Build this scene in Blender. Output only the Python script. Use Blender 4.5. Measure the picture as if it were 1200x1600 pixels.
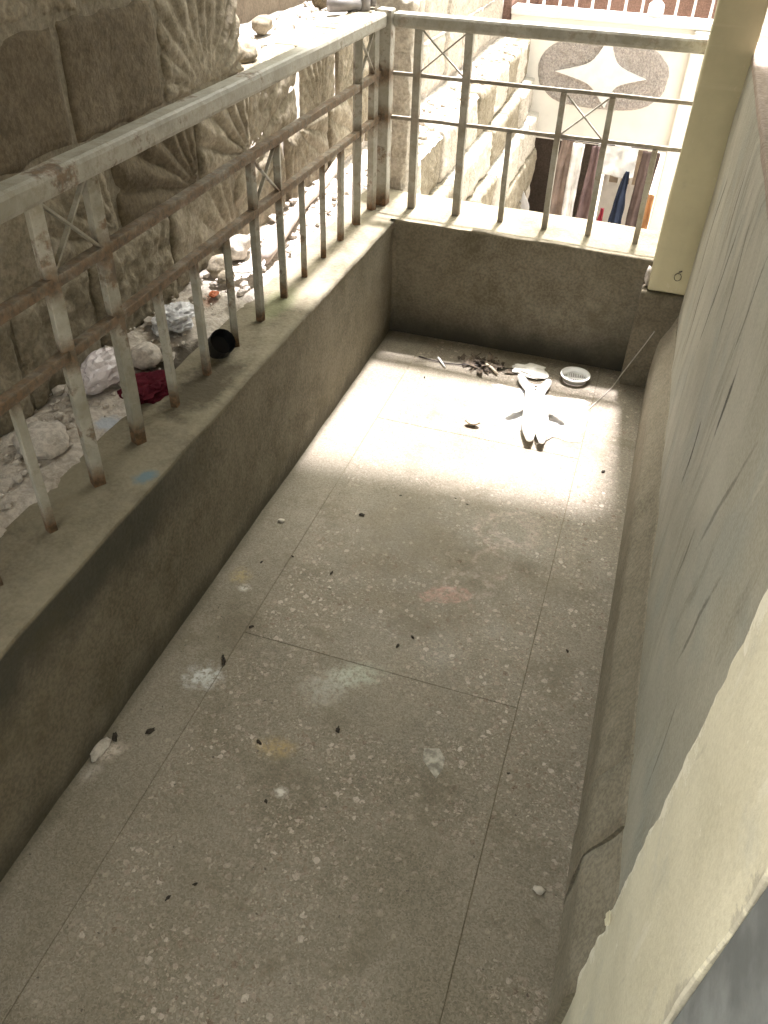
import bpy, bmesh, math, random
from mathutils import Vector, Matrix, noise as mn, Euler

# ------------------------------------------------------------------ scene, camera, light
for o in list(bpy.data.objects):
    bpy.data.objects.remove(o)
scn = bpy.context.scene
col = scn.collection
RND = random.Random(7)

cam_d = bpy.data.cameras.new('camera')
cam = bpy.data.objects.new('camera', cam_d)
col.objects.link(cam)
scn.camera = cam
cam_d.sensor_fit = 'VERTICAL'
cam_d.sensor_height = 36.0
cam_d.lens = 1270.7 / 1600.0 * 36.0
cam_d.clip_start = 0.02
cam_d.clip_end = 400
yaw, pitch, roll = 0.2919, -0.6922, 0.0393
fw = Vector((-math.sin(yaw) * math.cos(pitch), math.cos(yaw) * math.cos(pitch), math.sin(pitch)))
rt = Vector((math.cos(yaw), math.sin(yaw), 0))
up = rt.cross(fw)
rt2 = rt * math.cos(roll) + up * math.sin(roll)
up2 = up * math.cos(roll) - rt * math.sin(roll)
cm = Matrix((rt2, up2, -fw)).transposed().to_4x4()
cm.translation = Vector((0.8688, 0.0, 1.5323))
cam.matrix_world = cm

SUN_SLOPE = 0.36
sun_dir = Vector((0.0, SUN_SLOPE, 1.0)).normalized()
world = bpy.data.worlds.new('World')
scn.world = world
world.use_nodes = True
wn = world.node_tree
wn.nodes.clear()
w_out = wn.nodes.new('ShaderNodeOutputWorld')
w_bg = wn.nodes.new('ShaderNodeBackground')
w_sky = wn.nodes.new('ShaderNodeTexSky')
w_sky.sky_type = 'NISHITA'
w_sky.sun_disc = False
w_sky.sun_elevation = math.asin(sun_dir.z)
w_sky.sun_rotation = 0.0
w_sky.air_density = 1.0
w_sky.dust_density = 6.0
w_sky.ozone_density = 0.3
w_hs = wn.nodes.new('ShaderNodeHueSaturation')      # dusty, nearly white sky
w_hs.inputs['Saturation'].default_value = 0.25
w_bg.inputs['Strength'].default_value = 0.15
wn.links.new(w_sky.outputs[0], w_hs.inputs['Color'])
w_tint = wn.nodes.new('ShaderNodeMix'); w_tint.data_type = 'RGBA'; w_tint.blend_type = 'MULTIPLY'   # warm tint over the whole sky, added to yellow the light in the shade
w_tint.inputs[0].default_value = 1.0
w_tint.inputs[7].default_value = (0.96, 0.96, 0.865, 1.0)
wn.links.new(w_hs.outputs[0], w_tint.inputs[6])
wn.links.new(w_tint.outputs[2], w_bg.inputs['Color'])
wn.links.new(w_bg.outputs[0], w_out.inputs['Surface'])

sun_l = bpy.data.lights.new('sun', 'SUN')
sun_l.energy = 3.5
sun_l.angle = math.radians(3.4)
sun_l.color = (1.0, 0.935, 0.975)
sun = bpy.data.objects.new('sun', sun_l)
col.objects.link(sun)
sun.location = (0, 8, 20)
sun.rotation_euler = (-sun_dir).to_track_quat('-Z', 'Y').to_euler()

scn.view_settings.view_transform = 'Standard'
scn.view_settings.look = 'None'
scn.view_settings.gamma = 1.0
scn.view_settings.use_curve_mapping = False
scn.view_settings.exposure = 2.35
scn.render.engine = 'CYCLES'
scn.cycles.max_bounces = 7
scn.cycles.diffuse_bounces = 5
scn.cycles.transmission_bounces = 4
scn.cycles.transparent_max_bounces = 6
scn.cycles.use_fast_gi = False
scn.cycles.use_adaptive_sampling = True
scn.cycles.adaptive_threshold = 0.03
scn.cycles.use_denoising = True

# ------------------------------------------------------------------ helpers: objects
def link_mesh(name, me, mat=None, parent=None, smooth=False):
    o = bpy.data.objects.new(name, me)
    col.objects.link(o)
    if mat is not None and not me.materials:
        me.materials.append(mat)
    if parent is not None:
        o.parent = parent
    if smooth:
        for p in me.polygons:
            p.use_smooth = True
    return o

def obj(name, verts, faces, mat=None, parent=None, smooth=False):
    me = bpy.data.meshes.new(name)
    me.from_pydata([tuple(v) for v in verts], [], faces)
    me.update()
    return link_mesh(name, me, mat, parent, smooth)

def bobj(name, bm, mat=None, parent=None, smooth=False):
    me = bpy.data.meshes.new(name)
    bmesh.ops.recalc_face_normals(bm, faces=bm.faces[:])
    bm.to_mesh(me)
    bm.free()
    return link_mesh(name, me, mat, parent, smooth)

def empty(name, loc=(0, 0, 0)):
    o = bpy.data.objects.new(name, None)
    col.objects.link(o)
    o.location = loc
    o.empty_display_size = 0.1
    return o

def tag(o, label=None, cat=None, group=None, kind=None):
    if label: o['label'] = label
    if cat: o['category'] = cat
    if group: o['group'] = group
    if kind: o['kind'] = kind
    return o

def box_bm(x0, x1, y0, y1, z0, z1, bev=0.0, seg=1, bm=None):
    b = bmesh.new()
    r = bmesh.ops.create_cube(b, size=1.0)
    for v in b.verts:
        v.co = Vector(((x0 + x1) / 2 + v.co.x * (x1 - x0), (y0 + y1) / 2 + v.co.y * (y1 - y0), (z0 + z1) / 2 + v.co.z * (z1 - z0)))
    if bev > 0:
        bmesh.ops.bevel(b, geom=b.edges[:], offset=bev, segments=seg, affect='EDGES', profile=0.5)
    return b

def slice_bm(b, ax, a0, a1, step):
    n = Vector((0, 0, 0)); n[ax] = 1
    k = a0 + step
    while k < a1 - step * 0.4:
        p = Vector((0, 0, 0)); p[ax] = k
        bmesh.ops.bisect_plane(b, geom=b.verts[:] + b.edges[:] + b.faces[:], plane_co=p, plane_no=n, dist=1e-5)
        k += step

def jitter(b, amp, scale=8.0, seed=0.0):
    for v in b.verts:
        q = v.co * scale + Vector((seed, seed * 1.7, -seed))
        d = mn.noise_vector(q) * amp + mn.noise_vector(q * 3.1) * amp * 0.45
        v.co += d

def bar(b, p, q, w, h=None, upv=Vector((0, 0, 1))):
    """rectangular bar from p to q appended to bmesh b"""
    h = h or w
    p = Vector(p); q = Vector(q)
    d = (q - p).normalized()
    s = d.cross(upv)
    if s.length < 1e-4:
        s = Vector((1, 0, 0))
    s.normalize()
    t = s.cross(d).normalized()
    vs = []
    for e in (p, q):
        for a, c in ((-1, -1), (1, -1), (1, 1), (-1, 1)):
            vs.append(b.verts.new(e + s * a * w / 2 + t * c * h / 2))
    for f in ((0, 1, 2, 3), (7, 6, 5, 4), (0, 4, 5, 1), (1, 5, 6, 2), (2, 6, 7, 3), (3, 7, 4, 0)):
        b.faces.new([vs[i] for i in f])
    return b

def tube_bm(pts, r, n=8, b=None, radii=None):
    b = b or bmesh.new()
    pts = [Vector(p) for p in pts]
    rings = []
    for i, p in enumerate(pts):
        d = (pts[min(i + 1, len(pts) - 1)] - pts[max(i - 1, 0)]).normalized()
        s = d.cross(Vector((0, 0, 1)))
        if s.length < 1e-3:
            s = d.cross(Vector((0, 1, 0)))
        s.normalize()
        t = s.cross(d)
        rr = radii[i] if radii else r
        rings.append([b.verts.new(p + (s * math.cos(2 * math.pi * k / n) + t * math.sin(2 * math.pi * k / n)) * rr) for k in range(n)])
    for i in range(len(rings) - 1):
        for k in range(n):
            b.faces.new((rings[i][k], rings[i][(k + 1) % n], rings[i + 1][(k + 1) % n], rings[i + 1][k]))
    b.faces.new(rings[0][::-1]); b.faces.new(rings[-1])
    return b

def rock_bm(c, size, seed, sub=2, amp=0.35, b=None):
    b2 = bmesh.new()
    bmesh.ops.create_icosphere(b2, subdivisions=sub, radius=1.0)
    for v in b2.verts:
        n1 = mn.noise(v.co * 1.3 + Vector((seed, seed * 2.3, 0)))
        n2 = mn.noise(v.co * 3.5 + Vector((0, seed, seed)))
        k = 1 + amp * n1 + amp * 0.4 * n2
        v.co = Vector((v.co.x * size[0], v.co.y * size[1], v.co.z * size[2])) * k + Vector(c)
    if b is None:
        return b2
    me = bpy.data.meshes.new('tmp'); b2.to_mesh(me); b2.free(); b.from_mesh(me); bpy.data.meshes.remove(me)
    return b

# ------------------------------------------------------------------ helpers: materials
class Mat:
    def __init__(s, name, rough=0.9, spec=0.3):
        s.m = bpy.data.materials.new(name)
        s.m.use_nodes = True
        s.nt = s.m.node_tree; s.cache = {}
        s.nt.nodes.clear()
        s.out = s.nt.nodes.new('ShaderNodeOutputMaterial')
        s.b = s.nt.nodes.new('ShaderNodeBsdfPrincipled')
        s.b.inputs['Roughness'].default_value = rough
        s.b.inputs['Specular IOR Level'].default_value = spec
        s.nt.links.new(s.b.outputs[0], s.out.inputs['Surface'])
        s.tc = s.nt.nodes.new('ShaderNodeTexCoord').outputs['Object']
    def n(s, t): return s.nt.nodes.new(t)
    def l(s, a, c): s.nt.links.new(a, c)
    def put(s, sock, v):
        if isinstance(v, (int, float)): sock.default_value = v
        elif isinstance(v, (tuple, list, Vector)):
            if sock.type == 'RGBA': sock.default_value = tuple(v) + ((1,) if len(v) == 3 else ())
            else: sock.default_value = v
        else: s.l(v, sock)
    def math(s, op, a, c=0.0, clamp=False):
        k = s.n('ShaderNodeMath'); k.operation = op; k.use_clamp = clamp
        s.put(k.inputs[0], a); s.put(k.inputs[1], c)
        return k.outputs[0]
    def map(s, loc=(0, 0, 0), scale=(1, 1, 1), rot=(0, 0, 0), vec=None):
        k = s.n('ShaderNodeMapping')
        s.l(vec or s.tc, k.inputs[0])
        k.inputs['Location'].default_value = loc; k.inputs['Scale'].default_value = scale; k.inputs['Rotation'].default_value = rot
        return k.outputs[0]
    def noise(s, scale, detail=4, rough=0.55, vec=None, dist=0.0):
        key = (scale, detail, rough, dist)
        if vec is None and key in s.cache: return s.cache[key]
        k = s.n('ShaderNodeTexNoise')
        s.l(vec or s.tc, k.inputs['Vector'])
        k.inputs['Scale'].default_value = scale; k.inputs['Detail'].default_value = detail
        k.inputs['Roughness'].default_value = rough; k.inputs['Distortion'].default_value = dist
        if vec is None: s.cache[key] = k.outputs[0]
        return k.outputs[0]
    def warp(s, scale, amt, vec=None):
        k = s.n('ShaderNodeTexNoise'); s.l(vec or s.tc, k.inputs['Vector']); k.inputs['Scale'].default_value = scale; k.inputs['Detail'].default_value = 2
        a = s.n('ShaderNodeVectorMath'); a.operation = 'SUBTRACT'; s.l(k.outputs['Color'], a.inputs[0]); a.inputs[1].default_value = (.5, .5, .5)
        c = s.n('ShaderNodeVectorMath'); c.operation = 'SCALE'; s.l(a.outputs[0], c.inputs[0]); c.inputs['Scale'].default_value = amt
        d = s.n('ShaderNodeVectorMath'); d.operation = 'ADD'; s.l(vec or s.tc, d.inputs[0]); s.l(c.outputs[0], d.inputs[1])
        return d.outputs[0]
    def vor(s, scale, vec=None, feature='F1', rnd=1.0):
        k = s.n('ShaderNodeTexVoronoi'); k.feature = feature
        s.l(vec or s.tc, k.inputs['Vector']); k.inputs['Scale'].default_value = scale
        k.inputs['Randomness'].default_value = rnd
        return k
    def step(s, v, a, c, lo=0.0, hi=1.0):
        k = s.n('ShaderNodeMapRange'); k.interpolation_type = 'SMOOTHSTEP'
        s.put(k.inputs[0], v)
        k.inputs[1].default_value = a; k.inputs[2].default_value = c; k.inputs[3].default_value = lo; k.inputs[4].default_value = hi
        return k.outputs[0]
    def mix(s, f, a, c, mode='MIX'):
        k = s.n('ShaderNodeMix'); k.data_type = 'RGBA'; k.blend_type = mode
        s.put(k.inputs[0], f); s.put(k.inputs[6], a); s.put(k.inputs[7], c)
        return k.outputs[2]
    def xyz(s):
        k = s.n('ShaderNodeSeparateXYZ'); s.l(s.tc, k.inputs[0]); return k.outputs
    def color(s, c): s.put(s.b.inputs['Base Color'], c)
    def bump(s, h, strength=0.4, dist=0.01):
        k = s.n('ShaderNodeBump'); k.inputs['Strength'].default_value = strength; k.inputs['Distance'].default_value = dist
        s.l(h, k.inputs['Height']); s.l(k.outputs[0], s.b.inputs['Normal'])

def mul(c, k): return tuple(x * k for x in c)

def mottled(name, base, dark=None, light=None, big=2.5, fine=90, rough=0.92, bump=0.35, bd=0.006, spec=0.25, vecscale=(1, 1, 1)):
    """plastered / cement surface: blotches, fine speckle and shallow relief"""
    m = Mat(name, rough, spec)
    v = m.map(scale=vecscale)
    dark = dark or mul(base, 0.66); light = light or mul(base, 1.22)
    f1 = m.step(m.noise(big, 4, 0.66, v), 0.34, 0.66)
    f2 = m.step(m.noise(big * 5.3, 4, 0.62, v), 0.38, 0.68)
    c = m.mix(f1, dark, base)
    c = m.mix(m.math('MULTIPLY', f2, 0.6), c, light)
    sp = m.noise(fine, 3, 0.7)
    c = m.mix(0.5, c, m.mix(m.step(sp, 0.35, 0.65), mul(base, 0.62), mul(base, 1.3)), 'MIX')
    m.color(c)
    h = m.math('ADD', m.noise(fine * 0.5, 5, 0.65), m.math('MULTIPLY', m.noise(big * 6, 4, 0.5), 1.4))
    m.bump(h, bump, bd)
    return m

# plain quick material
def flat(name, c, rough=0.6, spec=0.4, var=0.25, sc=14):
    m = Mat(name, rough, spec)
    m.color(m.mix(m.step(m.noise(sc, 5, 0.6), 0.35, 0.68), mul(c, 1 - var), mul(c, 1 + var * 0.6)))
    m.bump(m.noise(sc * 6, 4, 0.6), 0.15, 0.003)
    return m.m

def ell(m, cx, cy, rx, ry, rot=0.0, soft=0.45, nz=0.5, nscale=30):
    """noisy ellipse mask on the floor plane (for spills, chalk and dirt)"""
    k = m.n('ShaderNodeMapping'); k.vector_type = 'TEXTURE'
    m.l(m.tc, k.inputs[0])
    k.inputs['Location'].default_value = (cx, cy, 0); k.inputs['Rotation'].default_value = (0, 0, rot); k.inputs['Scale'].default_value = (rx, ry, 1.0)
    sx = m.n('ShaderNodeVectorMath'); sx.operation = 'MULTIPLY'; m.l(k.outputs[0], sx.inputs[0]); sx.inputs[1].default_value = (1, 1, 0)
    ln = m.n('ShaderNodeVectorMath'); ln.operation = 'LENGTH'; m.l(sx.outputs[0], ln.inputs[0])
    d = ln.outputs['Value']
    nn = m.math('MULTIPLY', m.math('SUBTRACT', m.noise(16 if nscale < 25 else 34, 4, 0.7), 0.5), nz * 2.2)
    return m.math('ADD', d, nn), m

def spot(m, cx, cy, rx, ry, rot=0.0, soft=0.45, nz=0.5, nscale=30):
    d, _ = ell(m, cx, cy, rx, ry, rot, soft, nz, nscale)
    return m.step(d, 1.0, 1.0 - soft)

def ring(m, cx, cy, rx, ry, rot=0.0, w=0.26, nz=0.75, nscale=14):
    d, _ = ell(m, cx, cy, rx, ry, rot, 0.1, nz, nscale)
    a = m.math('ABSOLUTE', m.math('SUBTRACT', d, 1.0))
    return m.math('MULTIPLY', m.step(a, w, w * 0.25), m.step(m.noise(60, 5, 0.8), 0.42, 0.60))

# ------------------------------------------------------------------ materials
def terrazzo():
    m = Mat('terrazzo', 0.62, 0.35)
    big = m.noise(1.7, 5, 0.6)
    mid = m.noise(6.5, 6, 0.65)
    cem = m.mix(m.step(big, 0.35, 0.65), (0.150, 0.130, 0.088), (0.225, 0.200, 0.152))
    cem = m.mix(m.math('MULTIPLY', m.step(mid, 0.42, 0.70), 0.55), cem, (0.275, 0.245, 0.195))
    cem = m.mix(m.math('MULTIPLY', m.step(m.noise(3.3, 6, 0.7, m.map(loc=(4, 2, 0))), 0.5, 0.72), 0.5), cem, (0.108, 0.088, 0.055))
    # marble chips, showing where the cement skin is worn
    wv = m.warp(110, 0.012); v1 = m.vor(75, wv); v2 = m.vor(160, wv)
    worn = m.step(m.noise(2.6, 5, 0.65, m.map(loc=(1.3, 0.7, 0))), 0.38, 0.56)
    sp = m.xyz()
    worn = m.math('MULTIPLY', worn, m.step(sp[0], 0.12, 0.22))
    def chips(v, r, rough_t):
        sepc = m.n('ShaderNodeSeparateColor'); m.l(v.outputs['Color'], sepc.inputs[0])
        rr = m.math('MULTIPLY', sepc.outputs[0], r)
        inside = m.step(m.math('SUBTRACT', v.outputs['Distance'], rr), 0.03, -0.05)
        return inside, sepc.outputs[1], sepc.outputs[2]
    i1, g1, b1 = chips(v1, 0.55, 0)
    c1 = m.mix(g1, (0.12, 0.075, 0.045), (0.54, 0.47, 0.39))
    i2, g2, b2 = chips(v2, 0.6, 0)
    c2 = m.mix(g2, (0.15, 0.105, 0.07), (0.42, 0.365, 0.29))
    c = m.mix(m.math('MULTIPLY', m.math('MULTIPLY', i2, worn), 0.95), cem, c2)
    c = m.mix(m.math('MULTIPLY', m.math('MULTIPLY', i1, m.math('ADD', m.math('MULTIPLY', worn, 0.95), 0.05)), m.step(b1, 0.25, 0.4)), c, c1)
    # fine grit and dust
    gv = m.vor(330, wv)
    gs = m.n('ShaderNodeSeparateColor'); m.l(gv.outputs['Color'], gs.inputs[0])
    c = m.mix(0.34, c, m.mix(gs.outputs[0], (0.058, 0.047, 0.030), (0.35, 0.31, 0.245)))
    # worn brown track in mid floor, its tone also deepening the shade there
    c = m.mix(m.math('MULTIPLY', spot(m, 0.52, 1.62, 0.42, 0.40, 0.1, 0.8, 0.5, 14), 0.38), c, (0.085, 0.066, 0.033))
    c = m.mix(m.math('MULTIPLY', m.step(m.noise(4.2, 6, 0.72, m.map(loc=(9, 3, 0))), 0.52, 0.66), 0.45), c, (0.10, 0.082, 0.046))
    # grit specks
    v3 = m.vor(48, wv)
    s3 = m.n('ShaderNodeSeparateColor'); m.l(v3.outputs['Color'], s3.inputs[0])
    dk = m.math('MULTIPLY', m.step(v3.outputs['Distance'], 0.13, 0.07), m.step(s3.outputs[0], 0.78, 0.80))
    c = m.mix(m.math('MULTIPLY', dk, 0.75), c, (0.05, 0.04, 0.03))
    v4 = m.vor(30, m.map(loc=(3, 5, 0), vec=wv))
    s4 = m.n('ShaderNodeSeparateColor'); m.l(v4.outputs['Color'], s4.inputs[0])
    lt = m.math('MULTIPLY', m.step(v4.outputs['Distance'], 0.20, 0.13), m.step(s4.outputs[1], 0.80, 0.82))
    c = m.mix(m.math('MULTIPLY', lt, 0.35), c, (0.38, 0.34, 0.26))
    brk = m.noise(75, 5, 0.75)
    # spills, paint and chalk that lie on this floor
    for (cx, cy, rx, ry, ro, colr, k, nz, ns) in (
        (0.125, 1.045, 0.055, 0.045, 0.3, (0.62, 0.64, 0.62), 0.75, 0.75, 26),
        (0.365, 0.925, 0.055, 0.030, 0.15, (0.42, 0.31, 0.13), 0.6, 0.45, 30),
        (0.060, 1.385, 0.035, 0.035, 0.0, (0.42, 0.33, 0.14), 0.5, 0.5, 30),
        (0.09, 1.345, 0.022, 0.016, 0.3, (0.56, 0.53, 0.47), 0.8, 0.4, 40),
        (0.42, 0.83, 0.020, 0.016, 0.3, (0.60, 0.57, 0.50), 0.9, 0.5, 50),
        (0.035, 0.80, 0.040, 0.026, 0.9, (0.58, 0.50, 0.42), 0.8, 0.5, 40),
        (0.02, 0.74, 0.035, 0.022, 0.9, (0.46, 0.42, 0.36), 0.7, 0.5, 40),
        (0.46, 1.17, 0.09, 0.045, 0.4, (0.43, 0.47, 0.38), 0.6, 0.7, 20),
        (0.41, 1.12, 0.07, 0.07, 0.4, (0.42, 0.42, 0.37), 0.5, 0.8, 20),
        (0.595, 1.50, 0.075, 0.032, 0.35, (0.40, 0.22, 0.18), 0.5, 0.9, 20),
        (0.47, 2.22, 0.07, 0.10, 0.1, (0.25, 0.13, 0.075), 0.5, 0.7, 18),
        (0.62, 2.15, 0.10, 0.07, 0.1, (0.17, 0.15, 0.12), 0.55, 0.7, 18),
        (0.62, 2.45, 0.16, 0.15, 0.2, (0.60, 0.62, 0.60), 0.5, 0.6, 14),
        (0.35, 2.76, 0.20, 0.05, 0.05, (0.16, 0.13, 0.10), 0.45, 0.7, 16),
        (0.07, 2.18, 0.05, 0.025, 0.7, (0.30, 0.22, 0.14), 0.5, 0.6, 30),
    ):
        c = m.mix(m.math('MULTIPLY', m.math('MULTIPLY', spot(m, cx, cy, rx * 1.15, ry * 1.15, ro, 0.85, nz, ns), m.step(brk, 0.36, 0.58)), k), c, colr)
    for (cx, cy, rx, ry, ro, colr, k) in (
        (0.70, 1.82, 0.085, 0.075, 0.2, (0.50, 0.38, 0.33), 0.34),
        (0.715, 1.815, 0.05, 0.05, 0.7, (0.48, 0.37, 0.33), 0.26),
        (0.69, 1.66, 0.045, 0.055, 0.5, (0.48, 0.37, 0.32), 0.28),
        (0.645, 1.56, 0.06, 0.045, -0.3, (0.46, 0.38, 0.33), 0.30),
        (0.60, 1.50, 0.06, 0.025, 0.4, (0.45, 0.25, 0.21), 0.4),
    ):
        c = m.mix(m.math('MULTIPLY', ring(m, cx, cy, rx, ry, ro), k), c, colr)
    # grime along the left wall foot
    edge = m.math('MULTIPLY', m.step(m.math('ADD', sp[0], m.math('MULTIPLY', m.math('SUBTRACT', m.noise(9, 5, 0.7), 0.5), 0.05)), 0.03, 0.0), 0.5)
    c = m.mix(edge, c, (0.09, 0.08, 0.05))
    m.color(c)
    m.put(m.b.inputs['Roughness'], m.step(mid, 0.3, 0.7, 0.5, 0.8))
    m.bump(m.math('ADD', m.noise(120, 4, 0.65), m.math('MULTIPLY', i1, 0.25)), 0.35, 0.003)
    return m.m

def parapet_mat():
    m = mottled('parapet_cement', (0.170, 0.148, 0.104), (0.083, 0.072, 0.044), (0.230, 0.204, 0.155), 2.2, 110, bump=0.45, bd=0.007)
    base = m.b.inputs['Base Color'].links[0].from_socket
    x, y, z = m.xyz()
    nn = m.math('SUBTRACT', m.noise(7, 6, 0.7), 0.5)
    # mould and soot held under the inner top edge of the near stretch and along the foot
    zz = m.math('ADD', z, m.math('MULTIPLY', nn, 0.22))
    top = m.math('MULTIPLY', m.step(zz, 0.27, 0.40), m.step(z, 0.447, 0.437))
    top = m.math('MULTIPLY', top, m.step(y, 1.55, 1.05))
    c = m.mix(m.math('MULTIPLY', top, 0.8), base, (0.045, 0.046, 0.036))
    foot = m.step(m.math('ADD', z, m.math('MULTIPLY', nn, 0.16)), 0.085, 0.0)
    c = m.mix(m.math('MULTIPLY', m.math('MULTIPLY', m.step(m.noise(5.5, 5, 0.7), 0.5, 0.68), m.step(z, 0.446, 0.436)), 0.45), c, (0.075, 0.066, 0.036))
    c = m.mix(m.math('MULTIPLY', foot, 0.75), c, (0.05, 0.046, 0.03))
    endf = m.math('MULTIPLY', m.step(y, 2.85, 2.875), m.step(m.math('ADD', z, m.math('MULTIPLY', nn, 0.2)), 0.19, 0.02))
    c = m.mix(m.math('MULTIPLY', endf, 0.7), c, (0.045, 0.04, 0.03))
    # patchy paler tone on the flat top
    ontop = m.math('MULTIPLY', m.step(z, 0.436, 0.446), m.step(m.noise(5, 5, 0.65), 0.3, 0.6))
    c = m.mix(m.math('MULTIPLY', ontop, 0.5), c, (0.31, 0.28, 0.20))
    # green algae, blue paint smear, dark damp earth on the top
    al = spot(m, -0.11, 2.06, 0.07, 0.16, 0, 0.7, 0.6, 16)
    c = m.mix(m.math('MULTIPLY', al, 0.45), c, (0.12, 0.15, 0.06))
    da = spot(m, -0.09, 1.56, 0.09, 0.20, 0.0, 0.6, 0.7, 16)
    c = m.mix(m.math('MULTIPLY', m.math('MULTIPLY', da, m.step(z, 0.43, 0.446)), 0.8), c, (0.055, 0.045, 0.028))
    bl = spot(m, -0.028, 1.185, 0.026, 0.042, -0.5, 0.7, 0.6, 40)
    c = m.mix(m.math('MULTIPLY', m.math('MULTIPLY', bl, m.step(z, 0.43, 0.446)), 0.7), c, (0.10, 0.19, 0.25))
    m.color(c)
    return m.m

def rail_mat(name, rust_k):
    m = Mat(name, 0.62, 0.35)
    x, y, z = m.xyz()
    n1 = m.noise(9, 6, 0.68)
    n2 = m.noise(38, 5, 0.7)
    paint = m.mix(m.step(n1, 0.35, 0.65), (0.26, 0.25, 0.20), (0.38, 0.365, 0.31))
    paint = m.mix(m.math('MULTIPLY', m.step(n2, 0.5, 0.62), 0.5), paint, (0.22, 0.20, 0.14))
    nn = m.math('MULTIPLY', m.math('SUBTRACT', m.noise(14, 6, 0.72), 0.5), 1.0)
    foot = m.step(m.math('ADD', z, m.math('MULTIPLY', nn, 0.10)), 0.53, 0.46)
    def band(zc, w):
        a = m.math('ABSOLUTE', m.math('SUBTRACT', z, zc))
        return m.step(m.math('ADD', a, m.math('MULTIPLY', nn, -0.10)), w, 0.0)
    j = m.math('MAXIMUM', band(0.76, 0.05), band(0.90, 0.05))
    gen = m.step(n1, 0.54, 0.63)
    r = m.math('MAXIMUM', m.math('MAXIMUM', foot, m.math('MULTIPLY', j, 0.85)), m.math('MULTIPLY', gen, 0.8))
    r = m.math('MULTIPLY', r, rust_k)
    rust = m.mix(m.step(m.noise(60, 5, 0.7), 0.35, 0.65), (0.06, 0.036, 0.016), (0.165, 0.088, 0.038))
    m.color(m.mix(r, paint, rust))
    m.put(m.b.inputs['Roughness'], m.math('ADD', 0.5, m.math('MULTIPLY', r, 0.4)))
    m.bump(m.math('ADD', m.noise(120, 4, 0.7), m.math('MULTIPLY', n2, 0.8)), 0.35, 0.003)
    return m.m

def stone_mat(name, base, dark, light):
    m = mottled(name, base, dark, light, 3.2, 70, bump=0.6, bd=0.008)
    return m.m

def plaster_wall():
    m = Mat('grey_plaster', 0.75, 0.3)
    x, y, z = m.xyz()
    b1 = m.noise(1.8, 6, 0.65)
    c = m.mix(m.step(b1, 0.32, 0.68), (0.40, 0.385, 0.305), (0.55, 0.535, 0.445))
    c = m.mix(m.math('MULTIPLY', m.step(m.noise(5, 5, 0.6, m.map(loc=(2, 2, 9))), 0.48, 0.7), 0.55), c, (0.36, 0.385, 0.345))
    wv = m.warp(2.2, 0.22)
    st = m.noise(1.0, 6, 0.68, m.map(scale=(1, 13, 2.0), rot=(0.22, 0, 0), vec=wv))
    c = m.mix(m.math('MULTIPLY', m.step(st, 0.50, 0.70), 0.55), c, (0.17, 0.155, 0.105))
    st2 = m.noise(1.0, 6, 0.7, m.map(scale=(1, 17, 2.6), loc=(0, 3, 7), rot=(-0.35, 0, 0), vec=wv))
    c = m.mix(m.math('MULTIPLY', m.step(st2, 0.57, 0.68), 0.5), c, (0.60, 0.575, 0.47))
    # black runs and cracks, each where it stands on the wall
    for (cy, cz, ry, rz, ro, k) in ((1.24, 0.85, 0.006, 0.085, 0.03, 0.9), (1.437, 0.625, 0.0055, 0.085, -0.04, 0.9), (1.33, 0.98, 0.004, 0.10, 0.10, 0.5),
            (1.12, 0.62, 0.004, 0.06, 0.05, 0.5), (2.45, 0.72, 0.008, 0.16, 0.12, 0.6), (2.2, 0.55, 0.007, 0.14, 0.05, 0.6), (1.85, 0.78, 0.006, 0.20, 0.30, 0.6),
            (1.62, 0.90, 0.006, 0.13, -0.35, 0.5), (0.86, 0.72, 0.004, 0.12, 0.25, 0.5), (0.78, 0.55, 0.003, 0.10, -0.2, 0.4), (2.0, 0.93, 0.007, 0.10, -0.1, 0.5), (0.99, 0.83, 0.004, 0.14, 0.42, 0.45)):
        kk = m.n('ShaderNodeMapping'); kk.vector_type = 'TEXTURE'; m.l(m.tc, kk.inputs[0])
        kk.inputs['Location'].default_value = (0, cy, cz); kk.inputs['Rotation'].default_value = (ro, 0, 0); kk.inputs['Scale'].default_value = (1, ry * 2.1, rz * 1.25)
        sx = m.n('ShaderNodeVectorMath'); sx.operation = 'MULTIPLY'; m.l(kk.outputs[0], sx.inputs[0]); sx.inputs[1].default_value = (0, 1, 1)
        ln = m.n('ShaderNodeVectorMath'); ln.operation = 'LENGTH'; m.l(sx.outputs[0], ln.inputs[0])
        d = m.math('ADD', ln.outputs['Value'], m.math('MULTIPLY', m.math('SUBTRACT', m.noise(28, 5, 0.75), 0.5), 1.7))
        c = m.mix(m.math('MULTIPLY', m.step(d, 1.0, 0.35), min(1.0, k * 1.25)), c, (0.035, 0.031, 0.022))
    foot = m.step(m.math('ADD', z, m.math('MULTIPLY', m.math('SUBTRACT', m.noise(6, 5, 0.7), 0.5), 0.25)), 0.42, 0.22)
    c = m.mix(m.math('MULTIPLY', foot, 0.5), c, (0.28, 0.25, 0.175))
    g = m.noise(180, 3, 0.7)
    c = m.mix(0.22, c, m.mix(m.step(g, 0.35, 0.65), (0.13, 0.125, 0.095), (0.46, 0.45, 0.39)))
    m.color(c)
    h = m.math('ADD', m.math('MULTIPLY', st, 1.6), m.math('ADD', m.math('MULTIPLY', st2, 1.0), m.math('MULTIPLY', m.noise(70, 5, 0.65), 0.5)))
    m.bump(h, 0.5, 0.006)
    return m.m

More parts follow.
